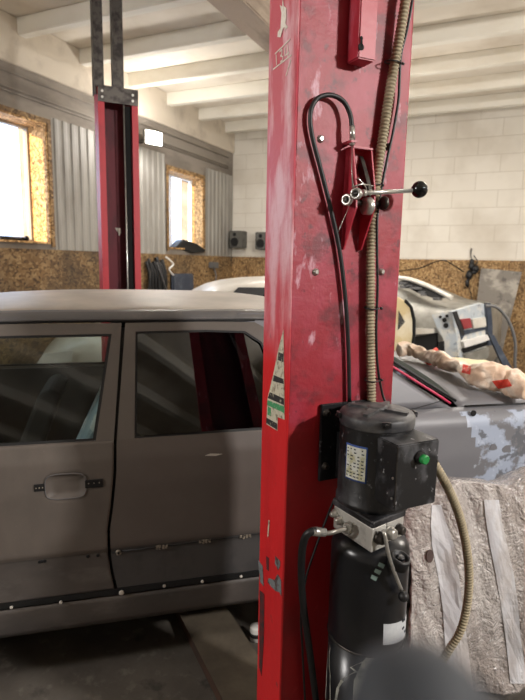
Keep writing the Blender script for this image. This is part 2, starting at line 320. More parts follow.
# ================================================================ THE ROOM
XL, YB, XR, YF, ZJ, ZC = -4.6, 8.65, 4.6, -4.5, 3.74, 3.9
struct('floor', box(nb(), XL-.4, XR+.2, YF-.2, YB+.2, -.1, 0), 'concrete')
struct('ceiling', box(nb(), XL-.4, XR+.2, YF-.2, YB+.2, ZC, ZC+.1), 'ceiling')
bmj = 0
for k in range(-9, 6):
    y = 4.12+.835*k
    struct('trim_joist', box(nb(), XL+.0, XR, y, y+.11, ZJ, ZC, .008), 'joist')
struct('trim_wall_beam', box(nb(), XL-.1, XL+.035, YF, YB, 3.46, ZC, .008), 'beamgrey')
g = W0.z(205, 0, 3.5).x; g2 = W0.z(257, 0, 3.5).x
struct('trim_girder', box(nb(), g, g+.26, YF, YB, 3.5, ZJ+.03, .01), 'girder')
# left wall in pieces around the two window openings
w1 = (2.95, 4.45, 1.76, 3.0); w2 = (6.66, 7.62, 1.78, 2.9)
def rib_sheet(y0, y1, z0, z1):
    bm = nb(); n = max(2, int((y1-y0)/.0125))
    def fn(u, v):
        y = y0+(y1-y0)*u; ph = (y/.125) % 1; h = 0 if ph < .45 else (0.014 if .55 < ph < .9 else .014*((ph-.45)/.1 if ph <= .55 else (1-ph)/.1)); return (XL+.002+h, y, z0+(z1-z0)*v)
    return grid(bm, fn, n, 1, False)
bm = nb()
for a, b in ((YF, w1[0]), (w1[1], w2[0]), (w2[1], YB)): box(bm, XL-.4, XL, a, b, 0, ZC)
for w in (w1, w2): box(bm, XL-.4, XL, w[0], w[1], 0, w[2]); box(bm, XL-.4, XL, w[0], w[1], w[3], ZC)
struct('wall_left', bm, 'plaster')
for a, b in ((YF, w1[0]-.08), (w1[1]+.08, w2[0]-.08), (w2[1]+.08, YB)):
    struct('trim_corrugated', rib_sheet(a, b, 1.7, 3.08), 'corr', solid=.001)
bm = nb(); box(bm, XL, XL+.02, YF, YB, 0, 1.7); struct('trim_dado_left', bm, 'osb_soot')
for k, z in enumerate((3.2, 3.235, 3.38)):
    bm = nb(); tube(bm, [(XL+.012, YF+.1, z-.005), (XL+.012, 3, z), (XL+.012, YB-.2, z-.02)], .01, 8)
    tag(obj('wall_cable', bm, 'plaster'), ('lowest of three grey cables running along the wall above the windows', 'middle of three grey cables running along the wall above the windows', 'grey pipe running right under the wall beam above the windows')[k], 'cable')
def window(i, w, dep, frame):
    y0, y1, z0, z1 = w; xg = XL-dep
    bm = nb(); t = .02
    box(bm, xg, XL+.02, y1-t, y1, z0, z1); box(bm, xg, XL+.02, y0, y0+t, z0, z1); box(bm, xg, XL+.02, y0+t, y1-t, z1-t, z1); box(bm, xg, XL+.03, y0+t, y1-t, z0, z0+t)
    root = struct(f'window_{i}', bm, 'osb_reveal_lit')
    bm = nb(); c = .045
    box(bm, XL+.02, XL+.032, y1, y1+c, z0-.03, z1+c); box(bm, XL+.02, XL+.032, y0-c, y0, z0-.03, z1+c); box(bm, XL+.02, XL+.032, y0, y1, z1, z1+c)
    part('casing', bm, 'osb_trim', root)
    bm = nb(); f = .025
    ym = y0+(y1-y0)*.36
    for a, b, cc, d in ((y0+t, y0+t+f, z0+t, z1-t), (y1-t-f, y1-t, z0+t, z1-t), (y0+t+f, y1-t-f, z0+t, z0+t+f), (y0+t+f, y1-t-f, z1-t-f, z1-t), (ym-.02, ym+.02, z0+t+f, z1-t-f)): box(bm, xg-.03, xg+.03, a, b, cc, d)
    part('sash', bm, frame, root)
    part('pane', box(nb(), xg-.004, xg+.004, y0+t+f, y1-t-f, z0+t+f, z1-t-f), 'pane', root)
    return root
window(1, w1, .25, 'frame'); window(2, w2, .2, 'framewhite')
# back wall
struct('wall_back', box(nb(), XL-.4, XR+.2, YB, YB+.3, 0, ZC), 'block')
struct('trim_dado_back', box(nb(), XL+.02, XR, YB-.02, YB, 0, 1.7), 'osb')
struct('wall_right', box(nb(), XR, XR+.2, YF, YB, 0, ZC), 'block')
struct('wall_front', box(nb(), XL, XR, YF-.2, YF, 0, ZC), 'block')
# outside the windows
struct('ground', box(nb(), -30, XL-.4, -20, 30, -.3, -.1), mat('snowy ground', (220, 222, 226), .9))
tag(obj('neighbouring_building', box(nb(), -13.0, -12.0, -8, 24, -.1, 2.6), mat('pale blue grey wall', (188, 198, 216), .8, 0, [((214, 214, 218), 3, .45, .55, (1, 1, .3), .7)])), 'pale blue grey wall seen through the lower half of the windows', 'building')
# ================================================================ NEAR LIFT COLUMN
Wn, Dn = .344, .152
def channel(bm, W, D, H, t=.006, lip=.06, r=.006, side_idx=1):
    # outline open at the far side; closed face at y=0
    o = [(0+lip, D), (0, D)] + [(r-r*math.cos(a), r-r*math.sin(a)) for a in (0, PI/8, PI/4, 3*PI/8, PI/2)] + [(W-r+r*math.sin(a), r-r*math.cos(a)) for a in (0, PI/8, PI/4, 3*PI/8, PI/2)] + [(W, D), (W-lip, D)]
    i = [(lip, D-t), (t, D-t), (t, t), (W-t, t), (W-t, D-t), (W-lip, D-t)]
    pts = o + i[::-1]; n = len(pts)
    a = [bm.verts.new((p[0], p[1], 0)) for p in pts]; b = [bm.verts.new((p[0], p[1], H)) for p in pts]
    for k in range(n):
        f = bm.faces.new((a[k], a[(k+1) % n], b[(k+1) % n], b[k]))
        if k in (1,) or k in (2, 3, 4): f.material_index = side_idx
        if 2 <= k <= 10 and k != 6: f.smooth = True
        if k >= len(o)-1: f.material_index = 2
    bm.faces.new(a[::-1]); bm.faces.new(b); return bm
CN = empty('lift_column', FN, 'tall red steel lift column standing in the foreground, its closed face towards the camera', 'car lift column')
part('column_channel', channel(nb(), Wn, Dn, 2.75), ['red_wide', 'red_side_lit', 'red_in'], CN)
bm = nb()
for s in (.075, .235): box(bm, s, s+.05, .04, .1, 2.5, 3.72)
part('extension_post', bm, 'darksteel', CN)
part('base_plate', box(nb(), -.12, Wn+.12, -.03, .32, 0, .02), 'baseside', CN)
# raised box bracket near the top
def fy(px, py, w=0.): return FN.y(px, py, w)
hw = .05
bl = fy(358.5, 55, -hw); br_ = fy(375.5, 63, -hw)
bm = nb(); box(bm, bl.x, br_.x, -hw, 0, bl.z-.006, 2.42, .003)
bk = part('box_bracket', bm, 'red', CN)
kh = fy(361, 47, -hw)
bm = nb(); cyl(bm, (kh.x, -hw-.0015, kh.z), (kh.x, -hw+.001, kh.z), .008); cyl(bm, (kh.x, -hw-.0015, kh.z+.02), (kh.x, -hw+.001, kh.z+.02), .004); box(bm, kh.x-.003, kh.x+.003, -hw-.0015, -hw+.001, kh.z, kh.z+.02)
part('keyhole', bm, 'under', bk)
for px, py in ((320.5, 139), (388, 147), (315.5, 272), (381.5, 272)):
    p = fy(px, py); bm = nb(); lathe(bm, (p.x, 0, p.z), [(.0095, 0), (.0095, .002), (.006, .003), (.006, .006), (.004, .0075)], 16, (0, -1, 0)); part('bolt', bm, 'darksteel' if px > 385 else 'zinc', CN)
# marks on the narrow face (x = 0 plane)
def fx(px, py): p = FN.x(px, py, 0); return Vector((-.0008, p.y, p.z))
def decal(name, pts, m, th=.0007, parent=CN, lift=0.):
    bm = nb(); prism(bm, [fx(*p)-Vector((lift, 0, 0)) for p in pts], (-th, 0, 0)); return part(name, bm, m, parent)
st = decal('sticker', [(283.9, 329.5), (285, 419.7), (278.2, 417), (277.7, 430.8), (266.7, 424), (267.9, 399), (273.9, 373), (280, 344)], 'oldlabel')
decal('print_band', [(279.2, 352), (284, 354), (284, 362), (278.5, 360)], 'labeldark', parent=st, lift=.0008)
decal('print_band', [(274.5, 375), (284, 379), (284.3, 384), (273.6, 381)], 'labeldark', parent=st, lift=.0008)
decal('print_band', [(270.5, 392), (284.5, 398.5), (284.6, 405), (268.5, 398)], 'labeldark', parent=st, lift=.0008)
decal('print_band', [(268.2, 400), (284.6, 406.5), (284.8, 413), (267.8, 405)], 'labelgreen', parent=st, lift=.0008)
decal('print_band', [(267, 417.5), (277.6, 423.5), (277.4, 429.5), (266.9, 423)], 'labeldark', parent=st, lift=.0008)
decal('print_band', [(268.5, 406.5), (271.5, 408), (271.3, 416), (268.3, 414.5)], 'labelgreen', parent=st, lift=.0008)
decal('smear', [(283.2, -4), (284, 6), (286.6, 8), (286.8, 18), (286, 24), (288.3, 27), (285.5, 30), (285.6, 32), (284.9, 27), (283.3, 29), (281, 37.5), (278, 37), (278.4, 32), (281, 28), (281.5, 20), (282, 13), (280.3, 5), (282.8, 7)], 'cream')
decal('scrape', [(278, 574), (281.5, 580), (281.7, 596), (279.8, 592), (276, 591), (271, 586), (268, 582), (269, 578), (275, 580)], 'scrape')
decal('scrape', [(275.8, 556), (280.5, 561), (280.3, 566), (278.5, 570), (275.2, 563)], 'scrape')
decal('scrape', [(258.5, 560), (263, 566), (264, 586), (260.5, 582)], 'scrape')
decal('scrape', [(260, 590), (264.6, 594), (264, 640), (262, 676), (259.6, 668)], 'darkscrape')
decal('scrape', [(266.5, 556), (269.2, 558), (269, 571), (266.8, 569)], 'darkscrape')
decal('scratch', [(268.6, 520), (270, 520.5), (268.8, 536), (267.8, 537)], 'oldlabel')
# hand-painted 134 between two lines
def strokes(name, segs, r=.0015):
    bm = nb()
    for s in segs:
        P = [fx(*p) for p in s]
        for a, b in zip(P, P[1:]):
            d = (b-a).normalized(); n = Vector((1, 0, 0)).cross(d)*r
            prism(bm, [a-n, b-n, b+n, a+n], (-.0008, 0, 0))
    return part(name, bm, 'cream', CN)
strokes('painted_number', [[(273.5, 69.5), (291.8, 55.2)], [(275.4, 54), (290.6, 39.3)], [(276.6, 55), (277, 65)], [(280, 52), (282.6, 49.3), (282.2, 54.5), (280.8, 56), (283.4, 56.5), (283.2, 60), (280.8, 62)],
    [(285.6, 47.6), (285.2, 56), (289.6, 52.4)], [(288.2, 45.2), (288.4, 57)], [(291.2, 60), (286.3, 76)]])
# ---- cable, conduit, thin wire
cable = [(352, 128, -.03), (350, 114, -.026), (343, 101, -.022), (330, 95, -.018), (317, 99, -.015), (310.5, 113, -.013), (312, 135, -.012), (321, 170, -.012), (331, 210, -.012), (339.5, 250, -.012), (345.5, 300, -.012), (348.5, 350, -.012), (349.5, 402, -.012)]
def fpath(c, n=8): return smoothpath([fy(*q) for q in c], n)
t = tag(obj('release_cable', tube(nb(), fpath(cable), .0058, 10), 'rubber', fr=FN), 'black cable looping up from the latch and down the red column', 'cable')
a, b = fy(352, 126, -.03), fy(352.5, 141, -.03)
part('ferrule', cyl(nb(), a, b, .007), 'zinc', t); part('inner_wire', tube(nb(), [fy(352.5, 141, -.03), fy(352, 170, -.034), fy(353, 188, -.05)], .002, 8), 'zinc', t)
con = [(408, -14, -.03), (405.5, 0, -.03), (401, 28, -.026), (396, 56, -.022), (390, 90, -.02), (384, 130, -.018), (378.5, 165, -.018), (374, 205, -.018), (371, 245, -.018), (370.5, 290, -.018), (370.5, 345, -.018), (371.5, 402, -.018)]
t = tag(obj('conduit', corrug(nb(), [fy(*q) for q in con], .0135, .0090, .0042), 'conduit', fr=FN), 'beige corrugated conduit running straight down the red column face', 'conduit')
wire = [(415, -12, -.02), (412.5, 0, -.02), (407, 30, -.018), (401, 55, -.016), (399.5, 80, -.014), (398.5, 100, -.012), (393.5, 130, -.012), (388, 155, -.012), (382, 185, -.012), (377.5, 215, -.03), (377, 245, -.03), (377.5, 290, -.026), (376.2, 330, -.026), (377.5, 365, -.022), (382, 392, -.02), (386, 404, -.03)]
tag(obj('thin_wire', tube(nb(), fpath(wire), .0036, 8), 'rubber', fr=FN), 'thin black wire strapped beside the conduit on the red column', 'wire')
for k, (px, py, w) in enumerate(((391.5, 62, -.021), (371.5, 184, -.018), (370.5, 308, -.018), (371, 380, -.018))):
    p = fy(px, py, w); bm = nb(); pts = [(p.x+.022*math.cos(a)+.004, w+.0175*math.sin(a)-.0, p.z+.002*math.sin(a)) for a in [2*PI*i/20 for i in range(21)]]
    tube(bm, pts, .0018, 6); cyl(bm, (p.x+.028, w-.006, p.z), (p.x+.034, w-.008, p.z-.002), .0035, seg=8)
    tag(obj('cable_tie', bm, 'rubber', fr=FN), ['topmost black cable tie around the conduit', 'black cable tie around the conduit right behind the latch handle', 'black cable tie around the conduit below the latch', 'lowest black cable tie around the conduit, just above the motor'][k], 'cable tie', 'ties on the conduit')
# ---- safety latch
def washer(c, r, th, axis, m='zinc'):
    bm = nb(); lathe(bm, c, [(r, 0), (r, th), (r*.9, th*1.15), (r*.5, th*1.15), (r*.45, th*.5), (.001, th*.5)], 28, axis); o = part('washer', bm, m, LT)
    bm = nb(); lathe(bm, c, [(r*.3, th*.3), (r*.3, th*1.3), (r*.2, th*1.5)], 16, axis); part('pin', bm, 'darksteel', o)
LT = empty('safety_latch', FN, 'red safety latch bracket with steel pawl and black ball handle on the column', 'latch')
def plate(px_top, px_out, px_bot, th=.005, wout=-.055):
    a = fy(*px_top, 0.); o = fy(*px_out, wout); b = fy(*px_bot, 0.); s = a.x; return a, o, b
# left plate
sL = fy(345, 150).x; sR = fy(363, 150).x
def zz(py, s_px, w=0.): return fy(s_px, py, w).z
zt, zo, zo2, zb = zz(148, 354, -.03), zz(188, 362, -.058), zz(208, 364, -.06), zz(250, 345)
for s, nm in ((sL, 'side_plate'), (sR, 'side_plate')):
    bm = nb(); prism(bm, [(s, 0, zt), (s, -.034, zt), (s, -.056, zo), (s, -.058, zo2), (s-.002, -.012, zb), (s-.002, 0, zb)], (.005, 0, 0)); part(nm, bm, 'red', LT, bevel=.001)
bm = nb(); box(bm, sL, sR+.005, -.034, -.028, zo, zt, .001); box(bm, sL, sR+.005, -.034, 0, zt-.006, zt, .001)
bm.free(); bm = nb(); box(bm, sL, sR+.005, -.037, -.0, zt-.001, zt+.004, .001); box(bm, sL, sR+.005, -.004, -.0, zt-.12, zt, .001); part('top_bridge', bm, 'red', LT)
# axle and pawl
pz = zz(203, 362, -.04); 
bm = nb(); cyl(bm, (sL-.02, -.036, pz), (sR+.03, -.036, pz), .0075); part('axle', bm, 'darksteel', LT)
washer(fy(348, 200, -.05), .0145, .009, (-.93, -.45, 0)); washer(fy(357, 194, -.075), .0145, .010, (-.85, -.55, 0))
bm = nb(); lathe(bm, fy(381.5, 203, -.045), [(.011, 0), (.0175, .003), (.0175, .011), (.011, .016)], 24, (1, 0, 0)); part('washer', bm, 'darksteel', LT)
bm = nb(); lathe(bm, fy(364, 206, -.05), [(.012, 0), (.022, .002), (.022, .018), (.012, .02)], 28, (1, 0, 0)); part('roller', bm, 'zinc', LT)
p0 = fy(359, 160, -.02); p1 = fy(367, 190, -.055)
bm = nb(); d = (p1-p0).normalized(); prism(bm, [p0+Vector((0, 0, .01)), p0-Vector((0, .008, 0)), p1-Vector((0, .008, 0)), p1+Vector((0, .014, -.01)), p0+Vector((0, .006, -.02))], (.012, 0, 0)); part('pawl', bm, 'darksteel', LT, bevel=.001)
# pivot washer, handle rod and knob
wv = -.062; pc = fy(357, 194, wv)
h0 = fy(364, 193, wv); h1 = fy(412, 190.5, wv-.012); kn = fy(419.5, 189.5, wv-.014)
bm = nb(); tube(bm, [h0-Vector((.008, -.01, 0)), h0, h1], [.0075, .0062, .0052], 12); lathe(bm, h0-Vector((.006, 0, 0)), [(.009, 0), (.009, .011)], 6, (1, 0, 0)); part('handle_rod', bm, 'zinc', LT)
part('handle_knob', sphere(nb(), kn, .0215), 'knob', LT)
bm = nb(); tube(bm, [fy(352, 187, -.056), fy(362, 184, -.056), fy(373, 186, -.056)], .0018, 8)
tube(bm, smoothpath([fy(353, 188, -.056), fy(352, 198, -.05), fy(346, 214, -.03), fy(338, 232, -.016)], 5), .0011, 6)
tube(bm, smoothpath([fy(358, 178, -.056), fy(365, 186, -.056), fy(372, 200, -.045)], 5), .002, 6); part('spring_wire', bm, 'zinc', LT)
bm = nb(); p = fy(352, 142, -.03); box(bm, p.x-.009, p.x+.009, -.04, 0, p.z-.003, p.z+.003, .001); part('cable_stop', bm, 'red', LT)
bm = nb(); lathe(bm, (p.x, -.03, p.z-.009), [(.005, 0), (.0075, .002), (.0075, .016), (.005, .018)], 6); part('lock_nut', bm, 'zinc', LT)
# ================================================================ POWER UNIT
PU = empty('hydraulic_power_unit', FN, 'black hydraulic power unit with motor, control box and oil tank on the red column', 'power unit')
wa = -.125; m0 = fy(374, 470, wa); ax = m0.x; Rm = .0935
ztop = zz(410, 375, wa); zbot = zz(500, 372, wa)
prof = [(Rm-.004, 0), (Rm+.003, .004), (Rm+.003, .016), (Rm, .02), (Rm, ztop-zbot-.035), (Rm, ztop-zbot-.03)]
part('motor_body', lathe(nb(), (ax, wa, zbot), prof, 56), 'black', PU)
bm = nb(); lathe(bm, (ax, wa, ztop-.034), [(Rm+.001, 0), (Rm+.0025, .003), (Rm+.0025, .024), (Rm-.002, .031), (Rm-.02, .034), (.02, .037), (.001, .037)], 56)
for k in range(4):
    a = k*PI/2+.55; c, s = math.cos(a), math.sin(a)
    prism(bm, [(ax+c*.012-s*.015, wa+s*.012+c*.015, ztop-.001), (ax+c*.08-s*.006, wa+s*.08+c*.006, ztop-.004), (ax+c*.08+s*.006, wa+s*.08-c*.006, ztop-.004), (ax+c*.012+s*.015, wa+s*.012-c*.015, ztop-.001)], (0, 0, .010))
lathe(bm, (ax, wa, ztop), [(.026, 0), (.026, .010), (.018, .012)], 24)
cap = part('motor_cap', bm, 'blackcap', PU, 'dusty black cap with raised cross ribs')
for a in (-2.0, -.35, 1.2, 2.8):
    c, s = math.cos(a), math.sin(a); q = Vector((ax+c*(Rm+.004), wa+s*(Rm+.004), ztop-.012))
    bm = nb(); prism(bm, [q+Vector((-s*.011, c*.011, -.006)), q+Vector((s*.011, -c*.011, -.006)), q+Vector((s*.011, -c*.011, .008)), q+Vector((-s*.011, c*.011, .008))], (c*.006, s*.006, 0)); cyl(bm, q+Vector((c*.006, s*.006, 0)), q+Vector((c*.01, s*.01, 0)), .004, seg=8); part('cap_clip', bm, 'black', cap)
def curved(px0, px1, py0, py1, R, th=.0012, n=10):
    """label wrapped on the motor cylinder between pixel columns, as an angle range"""
    def ang(px, py):
        c, r = FN._r(px, py); ox, oy = c.x-ax, c.y-wa; A = r.x**2+r.y**2; B = 2*(ox*r.x+oy*r.y); C = ox*ox+oy*oy-R*R; D = max(B*B-4*A*C, 0); t = (-B-math.sqrt(D))/(2*A); p = c+r*t; return math.atan2(p.y-wa, p.x-ax), p.z
    a0, z0 = ang(px0, py0); a1, _ = ang(px1, py0); _, z1 = ang(px0, py1); bm = nb()
    grid(bm, lambda u, v: (ax+(R+th)*math.cos(a0+(a1-a0)*u), wa+(R+th)*math.sin(a0+(a1-a0)*u), z0+(z1-z0)*v), n, 1); return bm, (a0, a1, z0, z1)
bm, (a0, a1, z0, z1) = curved(347, 368.5, 442, 478, Rm)
lb = part('rating_plate', bm, 'labelblue', PU, 'pale rating plate with blue border', solid=.0006)
bm = nb(); grid(bm, lambda u, v: (ax+(Rm+.0022)*math.cos(a0+(a1-a0)*(.06+.88*u)), wa+(Rm+.0022)*math.sin(a0+(a1-a0)*(.06+.88*u)), z0+(z1-z0)*(.05+.9*v)), 10, 1); part('plate_face', bm, 'label', lb)
bm = nb()
for r in range(9):
    for c in range(5):
        if random.random() < .2: continue
        ua, ub = .1+.165*c, .1+.165*c+random.uniform(.06, .13); va, vb = .1+.095*r, .1+.095*r+.035
        grid(bm, lambda u, v: (ax+(Rm+.0026)*math.cos(a0+(a1-a0)*(ua+(ub-ua)*u)), wa+(Rm+.0026)*math.sin(a0+(a1-a0)*(ua+(ub-ua)*u)), z0+(z1-z0)*(va+(vb-va)*v)), 2, 1)
part('plate_print', bm, 'ink', lb)
# control box
yb = wa-.15; c0 = FN.y(398, 446, yb)
c1 = FN.y(440, 440, yb); c2 = FN.y(395.5, 512, yb)
bx0, bx1, bz1, bz0 = c0.x, c1.x, c0.z, c2.z
back = FN.x(371.7, 430.6, bx0)
by1 = wa-.005
cb = part('control_box', box(nb(), bx0, bx1, yb, by1, bz0, bz1, .003), 'blackbox', PU, 'scuffed black steel control box')
bm = nb(); box(bm, bx0-.004, bx0, by1-.004, by1+.001, bz0+.002, bz1+.003); part('lid_edge_highlight', bm, 'speaker', cb); bm = nb(); box(bm, bx0-.001, bx0+.002, yb-.001, yb+.001, bz0+.01, bz1-.004); part('lid_edge_highlight', bm, 'darksteel', cb)  # thin strips imitate the highlight along the lid edges
bp = FN.y(420, 457, yb)
bm = nb(); lathe(bm, (bp.x-.002, yb, bp.z), [(.016, 0), (.016, .006), (.012, .008), (.012, .012)], 24, (0, -1, 0)); part('button_collar', bm, 'rubber', cb)
bm = nb(); lathe(bm, (bp.x-.002, yb-.011, bp.z), [(.0115, 0), (.0115, .010), (.009, .0125)], 20, (0, -1, 0)); part('push_button', bm, 'green', cb, 'green round push button')
for k in range(2): part('screw', lathe(nb(), (bx0, yb+.01, bz0+.03+.05*k), [(.003, 0), (.003, .002)], 8, (-1, 0, 0)), 'zinc', cb)
# bracket plate on the column face
q0, q1 = fy(319.5, 404), fy(340, 476)
bm = nb(); box(bm, q0.x, q1.x+.10, -.012, -.002, q1.z, q0.z, .002); box(bm, q0.x+.05, ax+.05, wa+.02, -.012, zbot+.03, zbot+.16, .002)
bkt = part('mount_bracket', bm, 'black', PU)
for px, py in ((326.5, 413), (325, 466)):
    p = fy(px, py, -.012); bm = nb(); lathe(bm, (p.x, -.012, p.z), [(.012, 0), (.012, .002), (.0085, .003), (.0085, .01), (.005, .0115)], 6, (0, -1, 0)); part('bracket_bolt', bm, 'darksteel', bkt)
# square foot below the motor and the valve block
zt0 = zz(529, 372, wa); vb1 = zbot-.016; vb0 = zt0+.004
cL, cF, cR = FN.z(334, 505, vb1), FN.z(372.5, 529, vb1), FN.z(404, 516, vb1); cB = cL+(cR-cF)
bm = nb(); prism(bm, [(p.x, p.y, vb1) for p in (cL+(cL-cR)*.03, cF+(cF-cB)*.02, cR+(cR-cL)*.03, cB)], (0, 0, .02)); part('motor_foot', bm, 'black', PU, bevel=.005)
e1 = cF+(cR-cF)*.12; e2 = cL+(cR-cF)*.12; g1 = cF+(cR-cF)*.45; g2 = cL+(cR-cF)*.6
bm = nb(); prism(bm, [(p.x, p.y, vb0) for p in (cL, cF, g1, g2)], (0, 0, vb1-vb0)); vbk = part('valve_block', bm, 'alu', PU, 'silver cast valve block', bevel=.003)
bm = nb(); prism(bm, [(p.x, p.y, vb0+.01) for p in (g1, g1+(cR-cF)*.55, g2+(cR-cF)*.4, g2)], (0, 0, vb1-vb0-.01)); part('valve_block_end', bm, 'alu', vbk, bevel=.002)
dLF = (cF-cL); nrm = Vector((dLF.y, -dLF.x, 0)).normalized(); dR = (cR-cF).normalized(); nR = Vector((dR.y, -dR.x, 0)).normalized()
for tt, dz, r in ((.06, .012, .008), (.2, .002, .009), (.42, -.006, .011)):
    q = cL+dLF*tt; q.z = (vb0+vb1)/2+dz
    bm = nb(); lathe(bm, q, [(r+.004, 0), (r+.004, .006), (r, .007), (r, .014), (r*.6, .018)], 6, nrm); part('port_plug', bm, 'zinc', vbk)
for tt, m_, r in ((.18, 'darksteel', .013), (.52, 'zinc', .014), (.82, 'darksteel', .011)):
    q = cF+(cR-cF)*tt; q.z = (vb0+vb1)/2+.004; bm = nb(); lathe(bm, q, [(r+.003, 0), (r+.003, .008), (r, .01), (r, .018), (r*.6, .02)], 20, nR); part('release_valve', bm, m_, vbk)
# lever: from pixel (385,533) to (402,590)
l = [fy(383, 530, wa-.115), fy(385, 536, wa-.125), fy(388, 552, wa-.128), (fy(394, 571, wa-.126)), fy(401.5, 590, wa-.126)]
lv = part('release_lever', tube(nb(), smoothpath(l, 6), .0045, 12), 'zinc', PU)
part('lever_knob', sphere(nb(), fy(403.5, 596.5, wa-.126), .0135), 'rubber', lv)
# tank
Rt = .1035
tz = [zz(y, 372, wa) for y in (628, 760)]
bm = nb(); h = zt0-tz[0]; lathe(bm, (ax+.001, wa, tz[0]), [(Rt-.003, 0), (Rt, .004), (Rt, h-.045), (Rt-.003, h-.032), (Rt-.012, h-.018), (Rt-.03, h-.008), (Rt-.045, h), (.04, h+.004), (.001, h+.004)], 56)
tk = part('oil_tank', bm, 'tank', PU, 'glossy black cylindrical oil tank')
bm = nb(); lathe(bm, (ax+.001, wa, tz[0]-.004), [(Rt-.002, 0), (Rt+.002, .003), (Rt-.002, .008)], 56); part('tank_seam', bm, 'darksteel', tk)
bm = nb(); lathe(bm, (ax+.001, wa, tz[1]), [(Rt-.01, 0), (Rt-.003, .01), (Rt-.003, tz[0]-tz[1])], 56); part('lower_tank', bm, 'tank', tk)
def oncyl(px, py, R):
    c, r = FN._r(px, py); ox, oy = c.x-ax-.001, c.y-wa; A = r.x**2+r.y**2; B = 2*(ox*r.x+oy*r.y); C = ox*ox+oy*oy-R*R; D = max(B*B-4*A*C, 0); t = (-B-math.sqrt(D))/(2*A); p = c+r*t; return math.atan2(p.y-wa, p.x-ax-.001), p.z
def cylpatch(name, pts, R, m, th, parent, label=None):
    """patch wrapped on a cylinder; pts pairs (left pixel, right pixel) rows top->bottom"""
    rows = []
    for (a, b) in pts:
        A, B = oncyl(*a, R), oncyl(*b, R); rows.append([(A[0]+(B[0]-A[0])*k/10, A[1]+(B[1]-A[1])*k/10) for k in range(11)])
    bm = nb(); g = [[bm.verts.new((ax+.001+(R+th)*math.cos(q[0]), wa+(R+th)*math.sin(q[0]), q[1])) for q in r] for r in rows]
    for i in range(len(g)-1):
        for k in range(10): bm.faces.new((g[i][k], g[i][k+1], g[i+1][k+1], g[i+1][k]))
    return part(name, bm, m, parent, label, solid=.0006)
wl = cylpatch('white_sticker', [((383.5, 624), (407.5, 614)), ((383, 644.5), (406, 634))], Rt, 'whitelabel', .0012, tk)
for a, b in (((401.5, 620), (404.5, 617.5)), ((401.5, 627.5), (403.5, 625.5)), ((403.5, 630.5), (405, 628))):
    cylpatch('sticker_mark', [((a[0], a[1]), (b[0], b[1])), ((a[0], a[1]+2.2), (b[0], b[1]+2.2))], Rt, 'ink', .0022, wl)
for k in range(3):
    cylpatch('pale_mark', [((373.5+k*3.6-1.5, 574.5-k*6.2), (378+k*3.6, 577-k*6.2)), ((373.5+k*3.6-3, 578-k*6.2), (377+k*3.6-1.2, 581-k*6.2))], Rt, 'labelblur', .001, tk)
cylpatch('peeling_paint', [((331, 648), (368, 655)), ((330, 655), (363, 661)), ((330, 661), (350, 667)), ((330, 668), (355, 671)), ((331, 676), (341, 680)), ((331, 684), (337, 688)), ((331, 700), (335, 700)), ((331, 716), (333, 716))], Rt-.003, 'peel', .002, tk)
cylpatch('peeling_paint', [((369, 655), (408, 646)), ((362, 662), (408, 655)), ((354, 680), (408, 680)), ((352, 716), (408, 716))], Rt-.003, 'peel', .002, tk)
fcp = FN.z(400, 559, zt0-.022)
bm = nb(); lathe(bm, fcp, [(.026, -.02), (.026, .004), (.024, .008), (.019, .008), (.019, .001), (.001, .001)], 28, (.12, -.3, 1)); part('filler_neck', bm, 'rubber', tk)
bm = nb(); lathe(bm, fcp, [(.011, 0), (.011, .007), (.009, .009), (.001, .009)], 6, (.12, -.25, 1)); part('filler_cap', bm, 'black', tk)
# hydraulic hose with steel elbow
HS = tag(obj('hydraulic_hose', tube(nb(), smoothpath([fy(319, 531.5, -.14), fy(312, 531.5, -.14), fy(305.5, 537, -.13), fy(302, 552, -.11), (fy(301.5, 580, -.08)), fy(304, 610, -.06), fy(309.5, 650, -.05), fy(316, 700, -.045), fy(326, 770, -.04)], 8), .0098, 14), 'rubber', fr=FN), 'thick black hydraulic hose curving down from the valve block', 'hose')
bm = nb(); tube(bm, smoothpath([fy(322, 533, -.14), fy(330, 533, -.15), fy(339, 530.5, -.165), fy(346, 528.5, -.17)], 6), .006, 12)
part('steel_tube', bm, 'zinc', HS); part('crimp_ferrule', tube(nb(), [fy(312, 531.5, -.14), fy(316, 531.5, -.14), fy(325, 532.5, -.142)], [.0105, .0115, .0105], 16), 'zinc', HS)
bm = nb(); lathe(bm, fy(346, 528.5, -.17), [(.013, 0), (.013, .012), (.010, .013), (.010, .024)], 6, (.85, .5, 0)); part('hex_nut', bm, 'zinc', HS)
tag(obj('ground_wire', tube(nb(), smoothpath([fy(334, 500, -.02), fy(326, 520, -.012), fy(316, 547, -.01), fy(306, 578, -.01), fy(301, 612, -.02), fy(303, 660, -.025), fy(306, 720, -.02)], 8), .0032, 8), 'rubber', fr=FN), 'thin black wire hanging behind the thick hydraulic hose', 'wire')
# flexible conduit from the control box
cc = [(434, 463, wa-.085), (441, 475, wa-.09), (450, 492, wa-.09), (459, 515, wa-.09), (466, 545, wa-.09), (469, 575, wa-.09), (467, 605, wa-.09), (460, 632, wa-.09), (446, 655, wa-.08), (428, 690, wa-.06), (415, 740, wa-.03)]
tag(obj('conduit', corrug(nb(), [fy(*q) for q in cc], .0125, .0085, .0038), 'conduit', fr=FN), 'beige corrugated conduit hanging in a curve from the control box', 'conduit')
